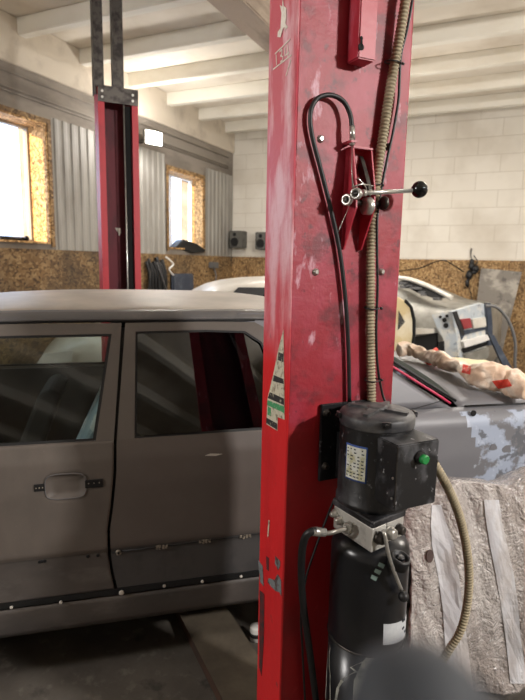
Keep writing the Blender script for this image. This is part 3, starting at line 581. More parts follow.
# lift base strip and jar
yb1 = (FF.o-FN.o).dot(FN.v)
bm = nb(); v = [(-.02, .32), (.19, .32), (.19, yb1-.1), (-.02, yb1-.1)]
prism(bm, [(a, b, .002) for a, b in v], (0, 0, .048))
for f in bm.faces:
    f.normal_update()
    if abs(f.normal.z) < .5: f.material_index = 1
tag(obj('lift_base_channel', bm, ['basetop', 'baseside'], fr=FN), 'dusty raised steel base strip on the floor running under the car', 'base plate')
jp = FN.z(256, 639, 0)
bm = nb(); lathe(bm, (jp.x, jp.y, 0), [(.024, 0), (.027, .003), (.027, .058), (.025, .062), (.001, .062)], 24); J = tag(obj('jar', bm, 'pot', fr=FN), 'small white jar with dark band standing on the floor beside the column', 'jar')
bm = nb(); lathe(bm, (jp.x, jp.y, .02), [(.0276, 0), (.0276, .018)], 24); part('dark_band', bm, 'under', J)
# ================================================================ FAR LIFT COLUMN
Wf, Df = .285, .15
CF = empty('lift_column', FF, 'red steel lift column standing behind the car, its open channel towards the camera', 'car lift column')
def channel_open(bm, W, D, H, t=.006, lip=.045):
    pts = [(lip, 0), (0, 0), (0, D), (W, D), (W, 0), (W-lip, 0), (W-lip, t), (W-t, t), (W-t, D-t), (t, D-t), (t, t), (lip, t)]
    a = [bm.verts.new((p[0], p[1], 0)) for p in pts]; b = [bm.verts.new((p[0], p[1], H)) for p in pts]; n = len(pts)
    for k in range(n):
        f = bm.faces.new((a[k], a[(k+1) % n], b[(k+1) % n], b[k]))
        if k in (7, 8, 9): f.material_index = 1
    bm.faces.new(a[::-1]); bm.faces.new(b); return bm
Hf = FF.y(98, 86, 0).z
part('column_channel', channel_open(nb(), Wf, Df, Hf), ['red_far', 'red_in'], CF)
bm = nb(); box(bm, 0, Wf, -.008, -.001, Hf-.10, Hf+.01); tp = part('top_plate', bm, 'darksteel', CF, 'dark grey bolted top plate')
for s in (.03, Wf-.04):
    for dz in (.03, .07): part('plate_bolt', lathe(nb(), (s, -.008, Hf-dz), [(.009, 0), (.009, .006)], 6, (0, -1, 0)), 'zinc', tp)
for a, b in ((-.02, .05), (.115, .19)):
    bm = nb(); box(bm, a, b, .02, .028, Hf-.05, ZC-.01); box(bm, a, a+.006, .028, .09, Hf-.05, ZC-.01); box(bm, b-.006, b, .028, .09, Hf-.05, ZC-.01); part('extension_post', bm, 'darksteel', CF, 'dark steel extension post')
part('belt_cover', box(nb(), .195, .235, .03, .05, .02, Hf-.1), 'under', CF)
part('steel_rope', tube(nb(), [(.19, .02, .1), (.185, .02, Hf-.02)], .005, 8), 'zinc', CF)
bm = nb(); q = FF.y(118, 232, Df-.012); prism(bm, [(q.x-.02, q.y, q.z+.03), (q.x+.02, q.y, q.z+.03), (q.x+.024, q.y, q.z-.005), (q.x+.006, q.y, q.z-.03), (q.x, q.y, q.z), (q.x-.01, q.y, q.z+.01)], (0, .002, 0)); part('chipped_patch', bm, 'cream', CF)
part('base_plate', box(nb(), -.12, Wf+.12, -.1, Df+.05, 0, .02), 'baseside', CF)
# ================================================================ THE CAR BEING PREPARED
def S(z):
    T = [(.2, .05), (.28, .03), (.38, .02), (.5, .012), (.548, .008), (.56, -.002), (.8, -.006), (.9, 0.), (.965, .018), (1.345, .178), (1.38, .2)]
    if z <= T[0][0]: return T[0][1]
    for (a, b), (c, d) in zip(T, T[1:]):
        if z <= c: return b+(d-b)*(z-a)/(c-a)
    return T[-1][1]
WC = 1.56
def gapa(z): 
    T = [(.37, -.060), (.45, -.075), (.53, -.083), (.63, -.083), (.75, -.066), (.86, -.055), (.965, -.052), (1.36, -.012)]
    if z <= T[0][0]: return T[0][1]
    for (a, b), (c, d) in zip(T, T[1:]):
        if z <= c: return b+(d-b)*(z-a)/(c-a)
    return T[-1][1]
CC = empty('sedan_car', FC, 'old brown-grey primered sedan without trim standing across the picture behind the red column', 'car')
def cmap(off=0., far=False):
    def f(a, z): w = S(z)+off; return (a, (WC-w) if far else w, z)
    return f
hc0, hc1 = FC.y(46.5, 487, 0), FC.y(85, 484, 0); hz = (hc0.z+hc1.z)/2; ha = (hc0.x+hc1.x)/2; hwid = abs(hc1.x-hc0.x)/2
def pane_mesh(gi, far, hw, yaw=0.):
    bm = nb(); B = []; n = len(gi)
    for i in range(n):
        a, b = gi[i], gi[(i+1) % n]
        for k in range(8): B.append((a[0]+(b[0]-a[0])*k/8, a[1]+(b[1]-a[1])*k/8))
    ca = (min(p[0] for p in gi)+max(p[0] for p in gi))/2; cz = (min(p[1] for p in gi)+max(p[1] for p in gi))/2
    def P_(a, z): return bm.verts.new(cmap(.014-.012*(1-((a-ca)/hw)**2)+yaw*(a-ca), far)(a, z))
    rings = [[P_(ca+(p[0]-ca)*t/10, cz+(p[1]-cz)*t/10) for p in B] for t in range(1, 11)]; c = P_(ca, cz); N_ = len(B)
    for k in range(N_):
        f = bm.faces.new((c, rings[0][k], rings[0][(k+1) % N_])); f.smooth = True
        for r, q in zip(rings, rings[1:]): f = bm.faces.new((r[k], q[k], q[(k+1) % N_], r[(k+1) % N_])); f.smooth = True
    return bm
def build_side(far):
    cm = cmap(0, far); sgn = -1 if far else 1
    # front door
    def fd(u, v):
        z = .382+(.962-.382)*v; a = -1.08+(gapa(z)-.004+1.08)*u; p = list(cm(a, z))
        e = ((a-ha)/hwid)**4+((z-hz)/.043)**4
        if e < 2.2: p[1] += sgn*.016*max(0, min(1, (1.5-e)/1.3))
        return p
    bm = grid(nb(), fd, 130, 60)
    for f in bm.faces:
        if f.calc_center_median().z < .55: f.material_index = 1
    fdp = part('front_door', bm, ['primer', 'primer_low_shade'], CC, solid=.004, soff=0)
    def rd(u, v):
        z = .382+(.962-.382)*v; a0 = gapa(z)+.006; a1 = .78-.12*max(0, (.62-z)/.3)
        return cm(a0+(a1-a0)*u, z)
    bm = grid(nb(), rd, 60, 40)
    for f in bm.faces:
        if f.calc_center_median().z < .553: f.material_index = 1
    rdp = part('rear_door', bm, ['primer_rear', 'primer_blue'], CC)
    # window frames
    oi = [(-1.08, .962), (gapa(.962)-.004, .962), (-.02, 1.366), (-.55, 1.366), (-1.0, 1.344)]
    ii = [(-1.02, .968), (-.118, .966), (-.056, 1.328), (-.55, 1.325), (-.93, 1.3)]
    part('window_frame', ringstrip(nb(), oi, ii, cm, 6), 'primer', fdp, solid=.012, soff=-1 if not far else 1)
    def shrink(L, k, cx, cz): return [(a+(cx-a)*k*.9, z+(cz-z)*k*1.6) for a, z in L]
    gi = shrink(ii, .028, -.5, 1.15)
    part('window_seal', ringstrip(nb(), ii, gi, cmap(.002, far), 6), 'seam', fdp, solid=.006)
    part('window_glass', pane_mesh(gi, far, .55), 'glassclear', fdp)
    oi = [(gapa(.962)+.006, .962), (.0-.006, 1.366), (.3, 1.369), (.50, 1.364), (.58, 1.32), (.63, 1.18), (.74, .962)]
    ii = [(.016, .966), (.031, 1.335), (.3, 1.338), (.455, 1.332), (.52, 1.29), (.565, 1.17), (.655, .968)]
    part('window_frame', ringstrip(nb(), oi, ii, cm, 6), 'primer', rdp, solid=.012, soff=-1 if not far else 1)
    gi = shrink(ii, .028, .33, 1.15)
    part('window_seal', ringstrip(nb(), ii, gi, cmap(.002, far), 6), 'seam', rdp, solid=.006)
    part('window_glass', pane_mesh(gi, far, .36, .045), 'glassdark', rdp, 'dark tinted glass')
    # roof side rail
    def rail(u, v):
        a = -1.0+1.85*u; sag = -.03*max(0, (-a-.2)/.8)**2-.03*max(0, (a-.45)/.4)**2
        z = 1.377+.036*v+sag; w = .186+.05*v*v+.0*v; return (a, (WC-w) if far else w, z)
    part('roof_rail', grid(nb(), rail, 24, 5), 'roofside', CC, solid=.004)
    bm = nb(); pts = [cmap(-.001, far)(a, 1.372-.03*max(0, (-a-.2)/.8)**2) for a in [-1.0+1.5*k/12 for k in range(13)]]; tube(bm, pts, .0045, 6); part('drip_seal', bm, 'seam', CC)
    # rocker
    def rk(u, v): z = .238+.118*v; return cm(-1.1+1.95*u, z)
    part('rocker_panel', grid(nb(), rk, 10, 6), 'primer_low_shade', CC, solid=.005)
    bm = nb(); pts = [cmap(-.002, far)(a, .392) for a in [-1.1+1.9*k/10 for k in range(11)]]; [box(bm, p[0], p2[0], p[1]-.004, p[1]+.03, .364, .386) for p, p2 in zip(pts, pts[1:])]; part('sill_gap_shade', bm, 'seam', CC)  # black strip imitates the dark gap between doors and rocker
    # rear quarter with wheel arch
    AW = 1.42
    def q(u, v):
        a = .786+(2.12-.786)*u; zb_ = .38
        if abs(a-AW) < .34: zb_ = .30+math.sqrt(.34**2-(a-AW)**2)
        zb_ = max(zb_, .38); z = zb_+(1.005-zb_)*v; w = S(min(z, .9)) + (0 if z < .93 else .05*((z-.93)/.075)**2) + (.10*max(0, (a-1.85)/.27)**2)
        return (a, (WC-w) if far else w, z)
    bm = grid(nb(), q, 60, 24)
    for f in bm.faces:
        c = f.calc_center_median()
        if c.x > 1.36+.1*(1-abs((c.z-.8)/.2)) and c.z < .985: f.material_index = 1
    qp = part('rear_quarter', bm, ['primer_grey', 'putty'], CC, 'grey rear quarter panel with pale putty patches', solid=.004)
    # C pillar
    def cpil(u, v):
        z = 1.0+.40*v; a0 = .745-.20*v-.12*v*v; a1 = 1.345-(z-1.0)*1.62; w = S(z)+.002+(.03*(1-v)**2); a = a0+(a1-a0)*u
        return (a, (WC-w) if far else w, z)
    part('rear_pillar', grid(nb(), cpil, 10, 12), 'primer_grey', CC, solid=.004)
    bm = nb()
    tube(bm, [(1.35-(z-1.0)*1.62, (WC-S(z)-.006) if far else S(z)+.0+(.02 if z < 1.05 else 0), z+.012) for z in [1.01, 1.05, 1.1, 1.18, 1.26, 1.34]], .0055, 6); part('pink_seal', bm, 'pink', CC, 'pink red sealing strip along the rear window')
    bm = nb()
    tube(bm, [(1.365-(z-1.0)*1.62, (WC-S(z)-.03) if far else S(z)+.03, z+.03) for z in [1.0, 1.05, 1.1, 1.18, 1.26, 1.34]], .006, 8); part('window_rubber', bm, 'seam', CC)
    # front fender
    def ff(u, v):
        a = -2.35+1.265*u; zb_ = .36
        if abs(a+1.75) < .34: zb_ = max(zb_, .30+math.sqrt(.34**2-(a+1.75)**2))
        z = zb_+(.93-zb_)*v; w = S(z)+(.16*max(0, (-a-2.05)/.3)**2)+(0 if z < .86 else .06*((z-.86)/.07)**2); return (a, (WC-w) if far else w, z)
    part('front_fender', grid(nb(), ff, 50, 14), 'primer', CC, solid=.004)
    return fdp, rdp, qp
fdp, rdp, qp = build_side(False); build_side(True)
# body pieces across
def rz(a, t):  # roof height
    return 1.408-.03*max(0, (-a-.2)/.8)**2-.03*max(0, (a-.45)/.4)**2+(.05-.018*(a/.7)**2)*math.sin(PI*t)**.7
part('roof', grid(nb(), lambda u, v: (-1.0+1.85*u, .225+(WC-.45)*v, rz(-1.0+1.85*u, v)), 24, 24), 'roof', CC, 'dusty pale roof', solid=.004)
part('rear_glass', grid(nb(), lambda u, v: (.80+.57*u+.05*math.sin(PI*v)*u, .20-.12*u+(WC-.40+.24*u)*v, 1.365-.345*u+.075*math.sin(PI*v)**.55), 14, 40), 'glassrear', CC, 'dusty dark rear window')
part('boot_lid', grid(nb(), lambda u, v: (1.375+.05*math.sin(PI*v)*(1-u)+.645*u, .06+(WC-.12)*v, 1.004+.066*math.sin(PI*v)**.6-.03*u*u), 14, 24), 'primer_grey', CC, solid=.004)
part('rear_panel', grid(nb(), lambda u, v: (2.02+.1*math.sin(PI*u)*.8+.04*(1-v), .06+(WC-.12)*u, .42+.57*v), 20, 8), 'primer_grey', CC, solid=.004)
part('rear_bumper', grid(nb(), lambda u, v: (2.1+.1*math.sin(PI*u)+.04*math.sin(PI*v), .03+(WC-.06)*u, .35+.2*v), 20, 8), 'bluedark', CC, solid=.01)
part('windscreen', grid(nb(), lambda u, v: (-1.0-.62*u, .22-.14*u+(WC-.44+.28*u)*v, 1.37-.43*u), 8, 12), 'glassclear', CC)
part('bonnet', grid(nb(), lambda u, v: (-1.6-.75*u, .08+(WC-.16)*v, .93-.1*u*u+.04*math.sin(PI*v)), 12, 16), 'primer', CC, solid=.004)
part('front_panel', grid(nb(), lambda u, v: (-2.36-.1*math.sin(PI*u), .1+(WC-.2)*u, .32+.52*v), 16, 8), 'primer', CC, solid=.004)
bm = nb(); box(bm, -1.6, .95, .1, WC-.1, .3, .36); box(bm, -2.3, 2.05, .45, WC-.45, .28, .4); part('floor_pan', bm, 'under', CC)
bm = nb(); box(bm, 1.02, 1.06, .12, WC-.12, .36, .99); box(bm, .98, 1.46, .14, WC-.14, .985, .995); part('parcel_shelf', bm, 'dark', CC)
bm = nb(); box(bm, -1.5, -1.32, .1, WC-.1, .7, .92, .03); part('dashboard', bm, 'dark', CC)
def seat(a, w, m, name='front_seat', wid=.46, head=True, top=1.02):
    bm = nb(); box(bm, a-.48, a, w, w+wid, .42, .58, .05)
    prism(bm, [(a-.02, w+.01, .52), (a-.14, w+.01, .54), (a+.02, w+.01, top), (a+.07, w+.01, top+.03), (a+.13, w+.01, top)], (0, wid-.02, 0))
    if head: box(bm, a+.03, a+.12, w+wid/2-.11, w+wid/2+.11, top+.04, top+.18, .03)
    return part(name, bm, m, CC, bevel=.02)
A_, B_ = FC.y(105, 392, .25), FC.y(79, 448, .25)
bm = nb(); sl = (A_-B_)/(A_.z-B_.z); lo = B_+sl*(.52-B_.z); prism(bm, [(lo.x, .25, .52), (A_.x, .25, A_.z), (A_.x+.06, .25, A_.z+.02), (A_.x+.12, .25, A_.z-.02), (lo.x+.14, .25, .5)], (0, .42, 0)); box(bm, lo.x-.42, lo.x+.1, .23, .69, .42, .56, .04)
part('front_seat', bm, 'seatblue', CC, 'pale blue and white covered front seat', bevel=.02)
seat(-.45, .88, 'dark', head=False, top=.93); seat(.8, .2, 'dark', name='rear_seat', wid=1.16, head=False)
bm = nb(); lathe(bm, (-1.05, 1.12, .86), [(.17, 0), (.185, .008), (.185, .02), (.17, .026), (.16, .02), (.16, .006)], 32, (-.85, 0, .45)); part('steering_wheel', bm, 'under', CC)
bm = nb(); box(bm, -.06, .0, WC-.1, WC-.06, .4, .97); box(bm, -.05, .0, WC-.12, WC-.115, .5, .95); part('far_door_card', box(nb(), -1.05, .76, WC-.07, WC-.05, .42, .955), 'dark', CC); part('belt_post', bm, 'rubbertrim', CC)
bm = nb()
for w0 in (.05,):
    prism(bm, [(-.085, S(.4)+.03, .4), (.02, S(.4)+.03, .4), (.02, S(.96)+.03, .96), (-.075, S(.96)+.03, .96)], (0, .04, 0)); prism(bm, [(-.075, S(.96)+.02, .96), (.022, S(.96)+.02, .96), (.03, S(1.34)+.02, 1.345), (-.045, S(1.34)+.02, 1.345)], (0, .03, 0))
part('centre_post', bm, 'seam', CC)
bm = nb()
prism(bm, [(-.085, WC-S(.4)-.03, .4), (.02, WC-S(.4)-.03, .4), (.02, WC-S(.96)-.03, .96), (-.075, WC-S(.96)-.03, .96)], (0, -.04, 0)); prism(bm, [(-.075, WC-S(.96)-.02, .96), (.022, WC-S(.96)-.02, .96), (.03, WC-S(1.34)-.02, 1.345), (-.045, WC-S(1.34)-.02, 1.345)], (0, -.03, 0))
part('centre_post', bm, 'seam', CC)
for a in (-1.75, 1.42):
    for w, sg in ((.07, 1), (WC-.07, -1)):
        bm = nb(); lathe(bm, (a, w, .3), [(.2, 0), (.27, -.005), (.3, .02), (.3, .15), (.27, .175), (.2, .17)], 36, (0, sg, 0)); wh = part('tyre', bm, 'tyre', CC)
        bm = nb(); lathe(bm, (a, w, .3), [(.19, .0), (.2, .0), (.2, .03), (.1, .02), (.06, .0), (.03, -.005)], 32, (0, sg, 0)); part('rim', bm, 'rim', wh)
# door details
def onside(px, py):
    w = 0.
    for _ in range(8): p = FC.y(px, py, w); w = S(p.z)
    return Vector((p.x, w, p.z))
for (x0, y0, x1, y1) in ((34, 484, 45, 490.5), (85, 479.5, 103, 486.5)):
    p, q = onside(x0, y0), onside(x1, y1); s_ = onside(x0, y1)
    bm = nb(); box(bm, p.x, q.x, -.011, .002, min(s_.z, q.z), p.z-.001, .001); hh = part('handle_hole', bm, 'under', fdp)
    bm = nb(); 
    for k in range(3): xx = p.x+(q.x-p.x)*(.2+.3*k); cyl(bm, (xx, -.013, p.z-.013), (xx, -.009, p.z-.013), .0022, seg=8)
    part('handle_bracket', bm, 'clip', hh)
bm = nb(); n = 48; pts = []
for k in range(n+1):
    a = 2*PI*k/n; c, s = math.cos(a), math.sin(a); pts.append((ha+hwid*1.06*math.copysign(abs(c)**.5, c), -.0085, hz+.046*math.copysign(abs(s)**.5, s)))
tube(bm, pts, .0022, 6, False); part('handle_recess_rim', bm, 'roofside', fdp)
def dot(px, py, r, m, parent, name, th=.004, label=None):
    p = onside(px, py); bm = nb(); lathe(bm, (p.x, p.y-(.009 if py > 570 else .002), p.z), [(r, 0), (r, th), (r*.6, th*1.4)], 12, (0, -1, 0)); return part(name, bm, m, parent, label)
for px, py in ((42, 561), (40, 561.5), (45, 560.5), (88, 556), (98, 555)): dot(px, py, .006, 'under', fdp, 'trim_hole', .002)
for px, py in ((12, 605.5), (61, 600.5)): dot(px, py, .0058, 'clipwhite', fdp, 'trim_clip')
dot(121.5, 591, .0095, 'clipwhite', rdp, 'trim_clip'); dot(118.5, 552, .011, 'clip', rdp, 'rivet'); dot(118.5, 552, .005, 'under', rdp, 'rivet_hole', .007)
for px, py in ((164, 584.5), (202, 580), (240.5, 575)): dot(px, py, .006, 'clipwhite', rdp, 'trim_clip')
for px, py in ((161.5, 546), (204.5, 540.3), (245, 535.5)):
    p = onside(px, py); bm = nb()
    for k in range(4): box(bm, p.x-.022+.012*k, p.x-.013+.012*k, p.y-.008, p.y+.002, p.z-.008+random.uniform(-.003, .003), p.z+.006, .001)
    box(bm, p.x-.02, p.x+.022, p.y-.004, p.y+.002, p.z-.003, p.z+.009); part('trim_bracket', bm, 'clip', rdp)
bm = nb(); tube(bm, [onside(x, y)+Vector((0, -.001, 0)) for x, y in ((112, 552.5), (160, 546.5), (204, 541), (262, 533))], .003, 6); part('moulding_groove', bm, 'seam', rdp)
bm = nb(); p = onside(213, 455); prism(bm, [(p.x-.03, p.y-.002, p.z), (p.x-.01, p.y-.002, p.z+.006), (p.x+.035, p.y-.002, p.z+.002), (p.x+.01, p.y-.002, p.z-.004)], (0, .003, 0)); part('bare_scratch', bm, 'clipwhite', rdp)
def qd(px, py, w=.0): return FC.y(px, py, w)
p = qd(470.5, 412, .03); bm = nb(); lathe(bm, (p.x, p.y-.018, p.z), [(.013, 0), (.013, .004)], 20, (0, -1, 0)); part('aerial_hole', bm, 'under', qp)
for px, py, r, m in ((507, 449, .022, 'primer_grey'), (519, 473, .03, 'puttyyellow'), (493, 447, .018, 'primer_grey'), (499, 478, .024, 'primer_grey')):
    p = qd(px, py, -.004); bm = nb(); pts = [(p.x+r*(1+.25*math.sin(3*a+px))*math.cos(a), -.0045, p.z+r*(1+.2*math.cos(2*a))*math.sin(a)) for a in [2*PI*k/20 for k in range(20)]]; prism(bm, pts, (0, -.0012, 0)); part('putty_spot', bm, m, qp)
bm = nb(); tube(bm, [FC.y(398, 411.5, .03), FC.y(415, 408.5, .035), FC.y(436, 402.5, .055), FC.y(446, 399.5, .06)], .0022, 6); part('pillar_seam', bm, 'seam', CC)
bm = nb(); tube(bm, [(1.40, .048, 1.008), (1.7, .05, 1.005), (2.0, .08, .995)], .0045, 6); part('boot_gap', bm, 'seam', CC)
# film bundle on the boot lid
cl = [(399, 349, 1.13), (408, 349, 1.13), (425, 354, 1.12), (445, 361, 1.115), (462, 368, 1.11), (478, 374, 1.105), (495, 377, 1.10), (510, 381, 1.09), (532, 392, 1.07)]
P = smoothpath([FC.z(*q) for q in cl], 24); rr = []
for i in range(len(P)): t_ = i/len(P); rr.append(.034+.030*max(0, math.sin(PI*min(1, max(0, (t_-.5)/.5))))+.006*math.sin(i*.11))
def film():
    bm = nb(); tube(bm, P, rr, 40)
    for v in bm.verts:
        c = v.co.copy(); r_ = Vector((noise.noise(c*9), noise.noise(c*9+Vector((9, 0, 0))), noise.noise(c*9+Vector((0, 7, 0)))))*.02
        v.co += r_+Vector((noise.noise(c*34), noise.noise(c*34+Vector((9, 0, 0))), noise.noise(c*34+Vector((0, 7, 0)))))*.011
    return bm
CLT = tag(obj('plastic_film', film(), 'cloth', fr=FC), 'crumpled peach and beige plastic film with red print lying on the car boot', 'plastic film')
import mathutils.bvhtree as bvt
bmf_ = film(); ftree = bvt.BVHTree.FromBMesh(bmf_); bmf_.free()
def fhit(px, py):
    c, r = FC._r(px, py); r.normalize(); loc = ftree.ray_cast(c, r)[0]; return None if loc is None else loc-r*.004
def patch(rows, m, name, parent):
    bm = nb(); n = 10; g = [[fhit(a[0]+(b[0]-a[0])*k/n, a[1]+(b[1]-a[1])*k/n) for k in range(n+1)] for a, b in rows]; g = [[bm.verts.new(q) if q else None for q in r] for r in g]
    for a, b in zip(g, g[1:]):
        for k in range(n):
            q = (a[k], a[k+1], b[k+1], b[k])
            if all(q): bm.faces.new(q)
    part(name, bm, m, parent, solid=.001)
def rows(q, n=8): return [((q[0][0]+(q[3][0]-q[0][0])*k/n, q[0][1]+(q[3][1]-q[0][1])*k/n), (q[1][0]+(q[2][0]-q[1][0])*k/n, q[1][1]+(q[2][1]-q[1][1])*k/n)) for k in range(n+1)]
patch(rows([(463, 364), (471, 366.5), (470, 374.5), (461.5, 372.5)]), 'clothred', 'red_print', CLT)
patch(rows([(492, 381), (508, 379), (512, 386), (498, 389)]), 'clothred', 'red_print', CLT)
p = FC.z(484, 366, 1.09); bm = nb(); grid(bm, lambda u, v: (p.x-.12+.3*u, p.y+.02+.22*v, 1.082+.01*math.sin(5*u)+.004*v), 8, 5); tag(obj('pale_sheet', bm, 'palewood', fr=FC, solid=.004), 'small cream sheet lying on the boot behind the peach film', 'sheet')
p = FC.z(432, 351, 1.14); bm = nb(); box(bm, p.x-.035, p.x+.035, p.y-.02, p.y+.02, 1.065, 1.125, .008); cyl(bm, (p.x-.02, p.y, 1.12), (p.x+.03, p.y, 1.15), .012, seg=10); tag(obj('red_clamp', bm, 'clothred', fr=FC), 'small red plastic clamp on the boot behind the peach film', 'clamp')
# ================================================================ WRAPPED PART
tp = [(396, 520), (402, 503), (416, 494), (437, 495.5), (448, 487), (462, 484), (480, 484), (494, 485.5), (507, 490), (519, 486.5), (532, 481), (560, 470)]
wq = -.33
top = [FC.y(x, y, wq) for x, y in tp]; ts = smoothpath(top, 8); nT = len(ts)
def wr(u, v):
    i = min(nT-1, int(u*(nT-1))); t_ = u*(nT-1)-i; p = ts[i].lerp(ts[min(i+1, nT-1)], t_)
    # v 0 = top edge rear, runs over the top and down the front
    if v < .15: w = wq+.16*(1-v/.15); z = p.z-.04*(1-v/.15)**2
    else: k = (v-.15)/.85; w = wq-.03*math.sin(PI*min(1, k*3)/2)-.05*k+.02*math.sin(u*14)*k; z = p.z-.012*0-(p.z-.03)*k**1.05
    a = p.x+.05*math.sin(3*v)
    n = Vector((a*7, w*7, z*7)); d = noise.noise(Vector((a*9, w*5, z*2.2)))*.03+noise.noise(Vector((a*22+z*6, w*9, z*7)))*.010+.006*abs(noise.noise(Vector((a*40+z*14, w*20, z*12))))
    return (a, w-d, z)
WP = tag(obj('wrapped_car_part', grid(nb(), wr, 170, 190), 'foam', fr=FC, solid=.012), 'large body part wrapped in clear bubble film, standing between the tank and the primered car', 'wrapped part')
def band(pxs, name='tape_band'):
    """pxs rows of (y, left x, right x)"""
    bm = nb(); rows = []
    for y, a, b in pxs:
        r = []
        for k in range(7):
            x = a+(b-a)*k/6; q = FC.y(x, y, wq-.06)
            # land just in front of the wrap surface
            best = None
            r.append(q)
        rows.append(r)
    return rows
import mathutils.bvhtree as bvt
dg = None
bmw = grid(nb(), wr, 170, 190); tree = bvt.BVHTree.FromBMesh(bmw); bmw.free()
def hit(px, py, off=.004):
    c, r = FC._r(px, py); r.normalize(); loc, nn, _, _ = tree.ray_cast(c, r)
    return None if loc is None else loc-r*off
for rowsd in ([(505, 432, 441), (525, 431, 447), (545, 432, 454), (575, 438, 459), (610, 443, 463), (645, 445, 468), (680, 447, 472), (698, 448, 474)],
              [(500, 484, 499), (520, 486, 502), (545, 490, 507), (575, 496, 514), (605, 501, 518), (640, 506, 521), (680, 510, 527), (698, 511, 529)]):
    bm = nb(); g = []
    for j in range(len(rowsd)*5-4):
        k, t_ = divmod(j, 5); t_ /= 5; A = rowsd[k]; B = rowsd[min(k+1, len(rowsd)-1)]; y, l, r = [A[i]+(B[i]-A[i])*t_ for i in range(3)]; row = []
        for q in range(7):
            h = hit(l+(r-l)*q/6, y); row.append(bm.verts.new(h) if h else None)
        if all(row): g.append(row)
    for a, b in zip(g, g[1:]):
        for q in range(6): bm.faces.new((a[q], a[q+1], b[q+1], b[q]))
    part('tape_band', bm, 'tape', WP, 'smooth white tape band', solid=.001)
h = hit(429.5, 556, .006)
if h: bm = nb(); lathe(bm, h, [(.014, 0), (.014, .004)], 14, (0, -1, .2)); [setattr(v, 'co', Vector((v.co.x, v.co.y, h.z+(v.co.z-h.z)*1.7))) for v in bm.verts]; part('bolt_hole', bm, 'foamhole', WP)
# ================================================================ BLURRED OBJECT NEAR THE LENS
fr_ = Fr((0, 0), tuple(hdir(1390)))
bpnt = at_depth(440, 660, .1); rgt = Vector((xc.x, 0, 0))
right = (RW.to_3x3() @ Vector((1, 0, 0))); right.z = 0; right.normalize()
FB = Fr((bpnt.x, bpnt.y), (right.x, right.y)); zt_ = bpnt.z
bm = nb(); lathe(bm, (0, .0, 0), [(.03, 0), (.03, .01), (.010, .02), (.010, zt_-.10), (.017, zt_-.06), (.0175, zt_-.022), (.015, zt_-.010), (.009, zt_-.003), (.001, zt_)], 32)  # upright shape made up to carry an unidentified dark blur
for v in bm.verts:
    if v.co.z > zt_-.06: v.co.z += -.35*v.co.x
BL = tag(obj('blurred_object', bm, 'blur', fr=FB), 'blurred dark grey rounded object very close to the lens at the bottom edge', 'pole')
sphere(bm := nb(), (.0068, -.0115, zt_-.012), .0055); part('pale_spot', bm, 'blurpale', BL, 'pale spot')
# ================================================================ CARS BEHIND
def loft(bm, st, W):
    """st: (a, zbottom, zbelt, ztop, inset_bottom, inset_top)"""
    rings = []
    for a, z0, zb_, zt_, i0, it in st:
        half = [(W*.5, z0), (i0+.1, z0), (i0+.0, z0+.12), (i0-.0, (z0+zb_)/2+.04), (i0+.015, zb_-.06), (i0+.03, zb_), (it, zt_-.05), (it+.08, zt_-.012), (W*.5, zt_+.01)]
        full = half + [(W-w, z) for w, z in half[-2:0:-1]]
        rings.append([bm.verts.new((a, w, z)) for w, z in full])
    n = len(rings[0])
    for p, q in zip(rings, rings[1:]):
        for k in range(n): f = bm.faces.new((p[k], p[(k+1) % n], q[(k+1) % n], q[k])); f.smooth = True
    bm.faces.new(rings[0]); bm.faces.new(rings[-1][::-1]); return bm
# white hatchback between the car and the left wall
pw = at_depth(30, 345, 4.75); FH = Fr(pw, hdir(2335)); 
HB = empty('hatchback_car', FH, 'white dusty hatchback parked behind the primered sedan, mostly hidden', 'car')
hs = [(0, .4, .62, .66, .25, .3), (.1, .3, .74, .8, .1, .2), (.35, .25, .82, .9, .02, .12), (1.1, .22, .88, .98, 0, .12), (1.35, .22, .9, 1.1, 0, .15), (1.62, .22, .9, 1.33, 0, .2), (1.85, .22, .9, 1.42, 0, .22), (2.4, .22, .92, 1.46, 0, .22), (2.9, .22, .93, 1.45, 0, .22), (3.2, .22, .94, 1.40, .01, .22), (3.4, .25, .94, 1.30, .03, .22), (3.52, .35, .92, 1.10, .08, .2), (3.56, .4, .8, .95, .12, .2)]
part('body', loft(nb(), hs, 1.6), 'wcar', HB, sub=1)
bm = nb(); prism(bm, [(1.45, .052, .95), (3.05, .045, .96), (2.95, .15, 1.36), (1.9, .165, 1.36)], (0, -.02, 0)); part('side_window', bm, 'seam', HB)
bm = nb(); prism(bm, [(.03, .06, .66), (.34, .0, .70), (.36, -.005, .80), (.1, .06, .76)], (0, -.02, 0)); part('headlamp', bm, 'framewhite', HB)
bm = nb()
for a in (.75, 2.9): lathe(bm, (a, -.01, .3), [(.27, 0), (.3, .02), (.3, .16), (.2, .17)], 28, (0, 1, 0))
part('tyre', bm, 'tyre', HB)
# yellowish panel with dark triangle, at its rear corner
def fh(px, py, w=-.05): return FH.y(px, py, w)
pts = [(392, 296), (399, 297), (406, 301), (411, 308), (413.5, 320), (413.5, 335), (411.5, 350), (409, 356), (392, 356)]
PT = Fr(at_depth(392, 350, 4.3), hdir(2335))
bm = nb(); prism(bm, [PT.y(*q) for q in pts] + [(PT.y(409, 356).x, 0, .01), (PT.y(392, 356).x-.15, 0, .01)], (0, .05, 0))
YP = tag(obj('loose_body_panel', bm, 'wcarrear', fr=PT, bevel=.01), 'yellowish curved panel with dark triangle just right of the red column', 'body panel')
bm = nb(); prism(bm, [PT.y(*q, -.004) for q in ((399, 311), (405, 322), (398, 330))], (0, .006, 0)); part('triangle_mark', bm, 'labeldark', YP)
bm = nb(); tube(bm, [PT.y(*q, .0) for q in ((405, 300.5), (411, 307), (414, 320), (414, 335), (411.5, 352))], .014, 8); part('rubber_edge', bm, 'under', YP)
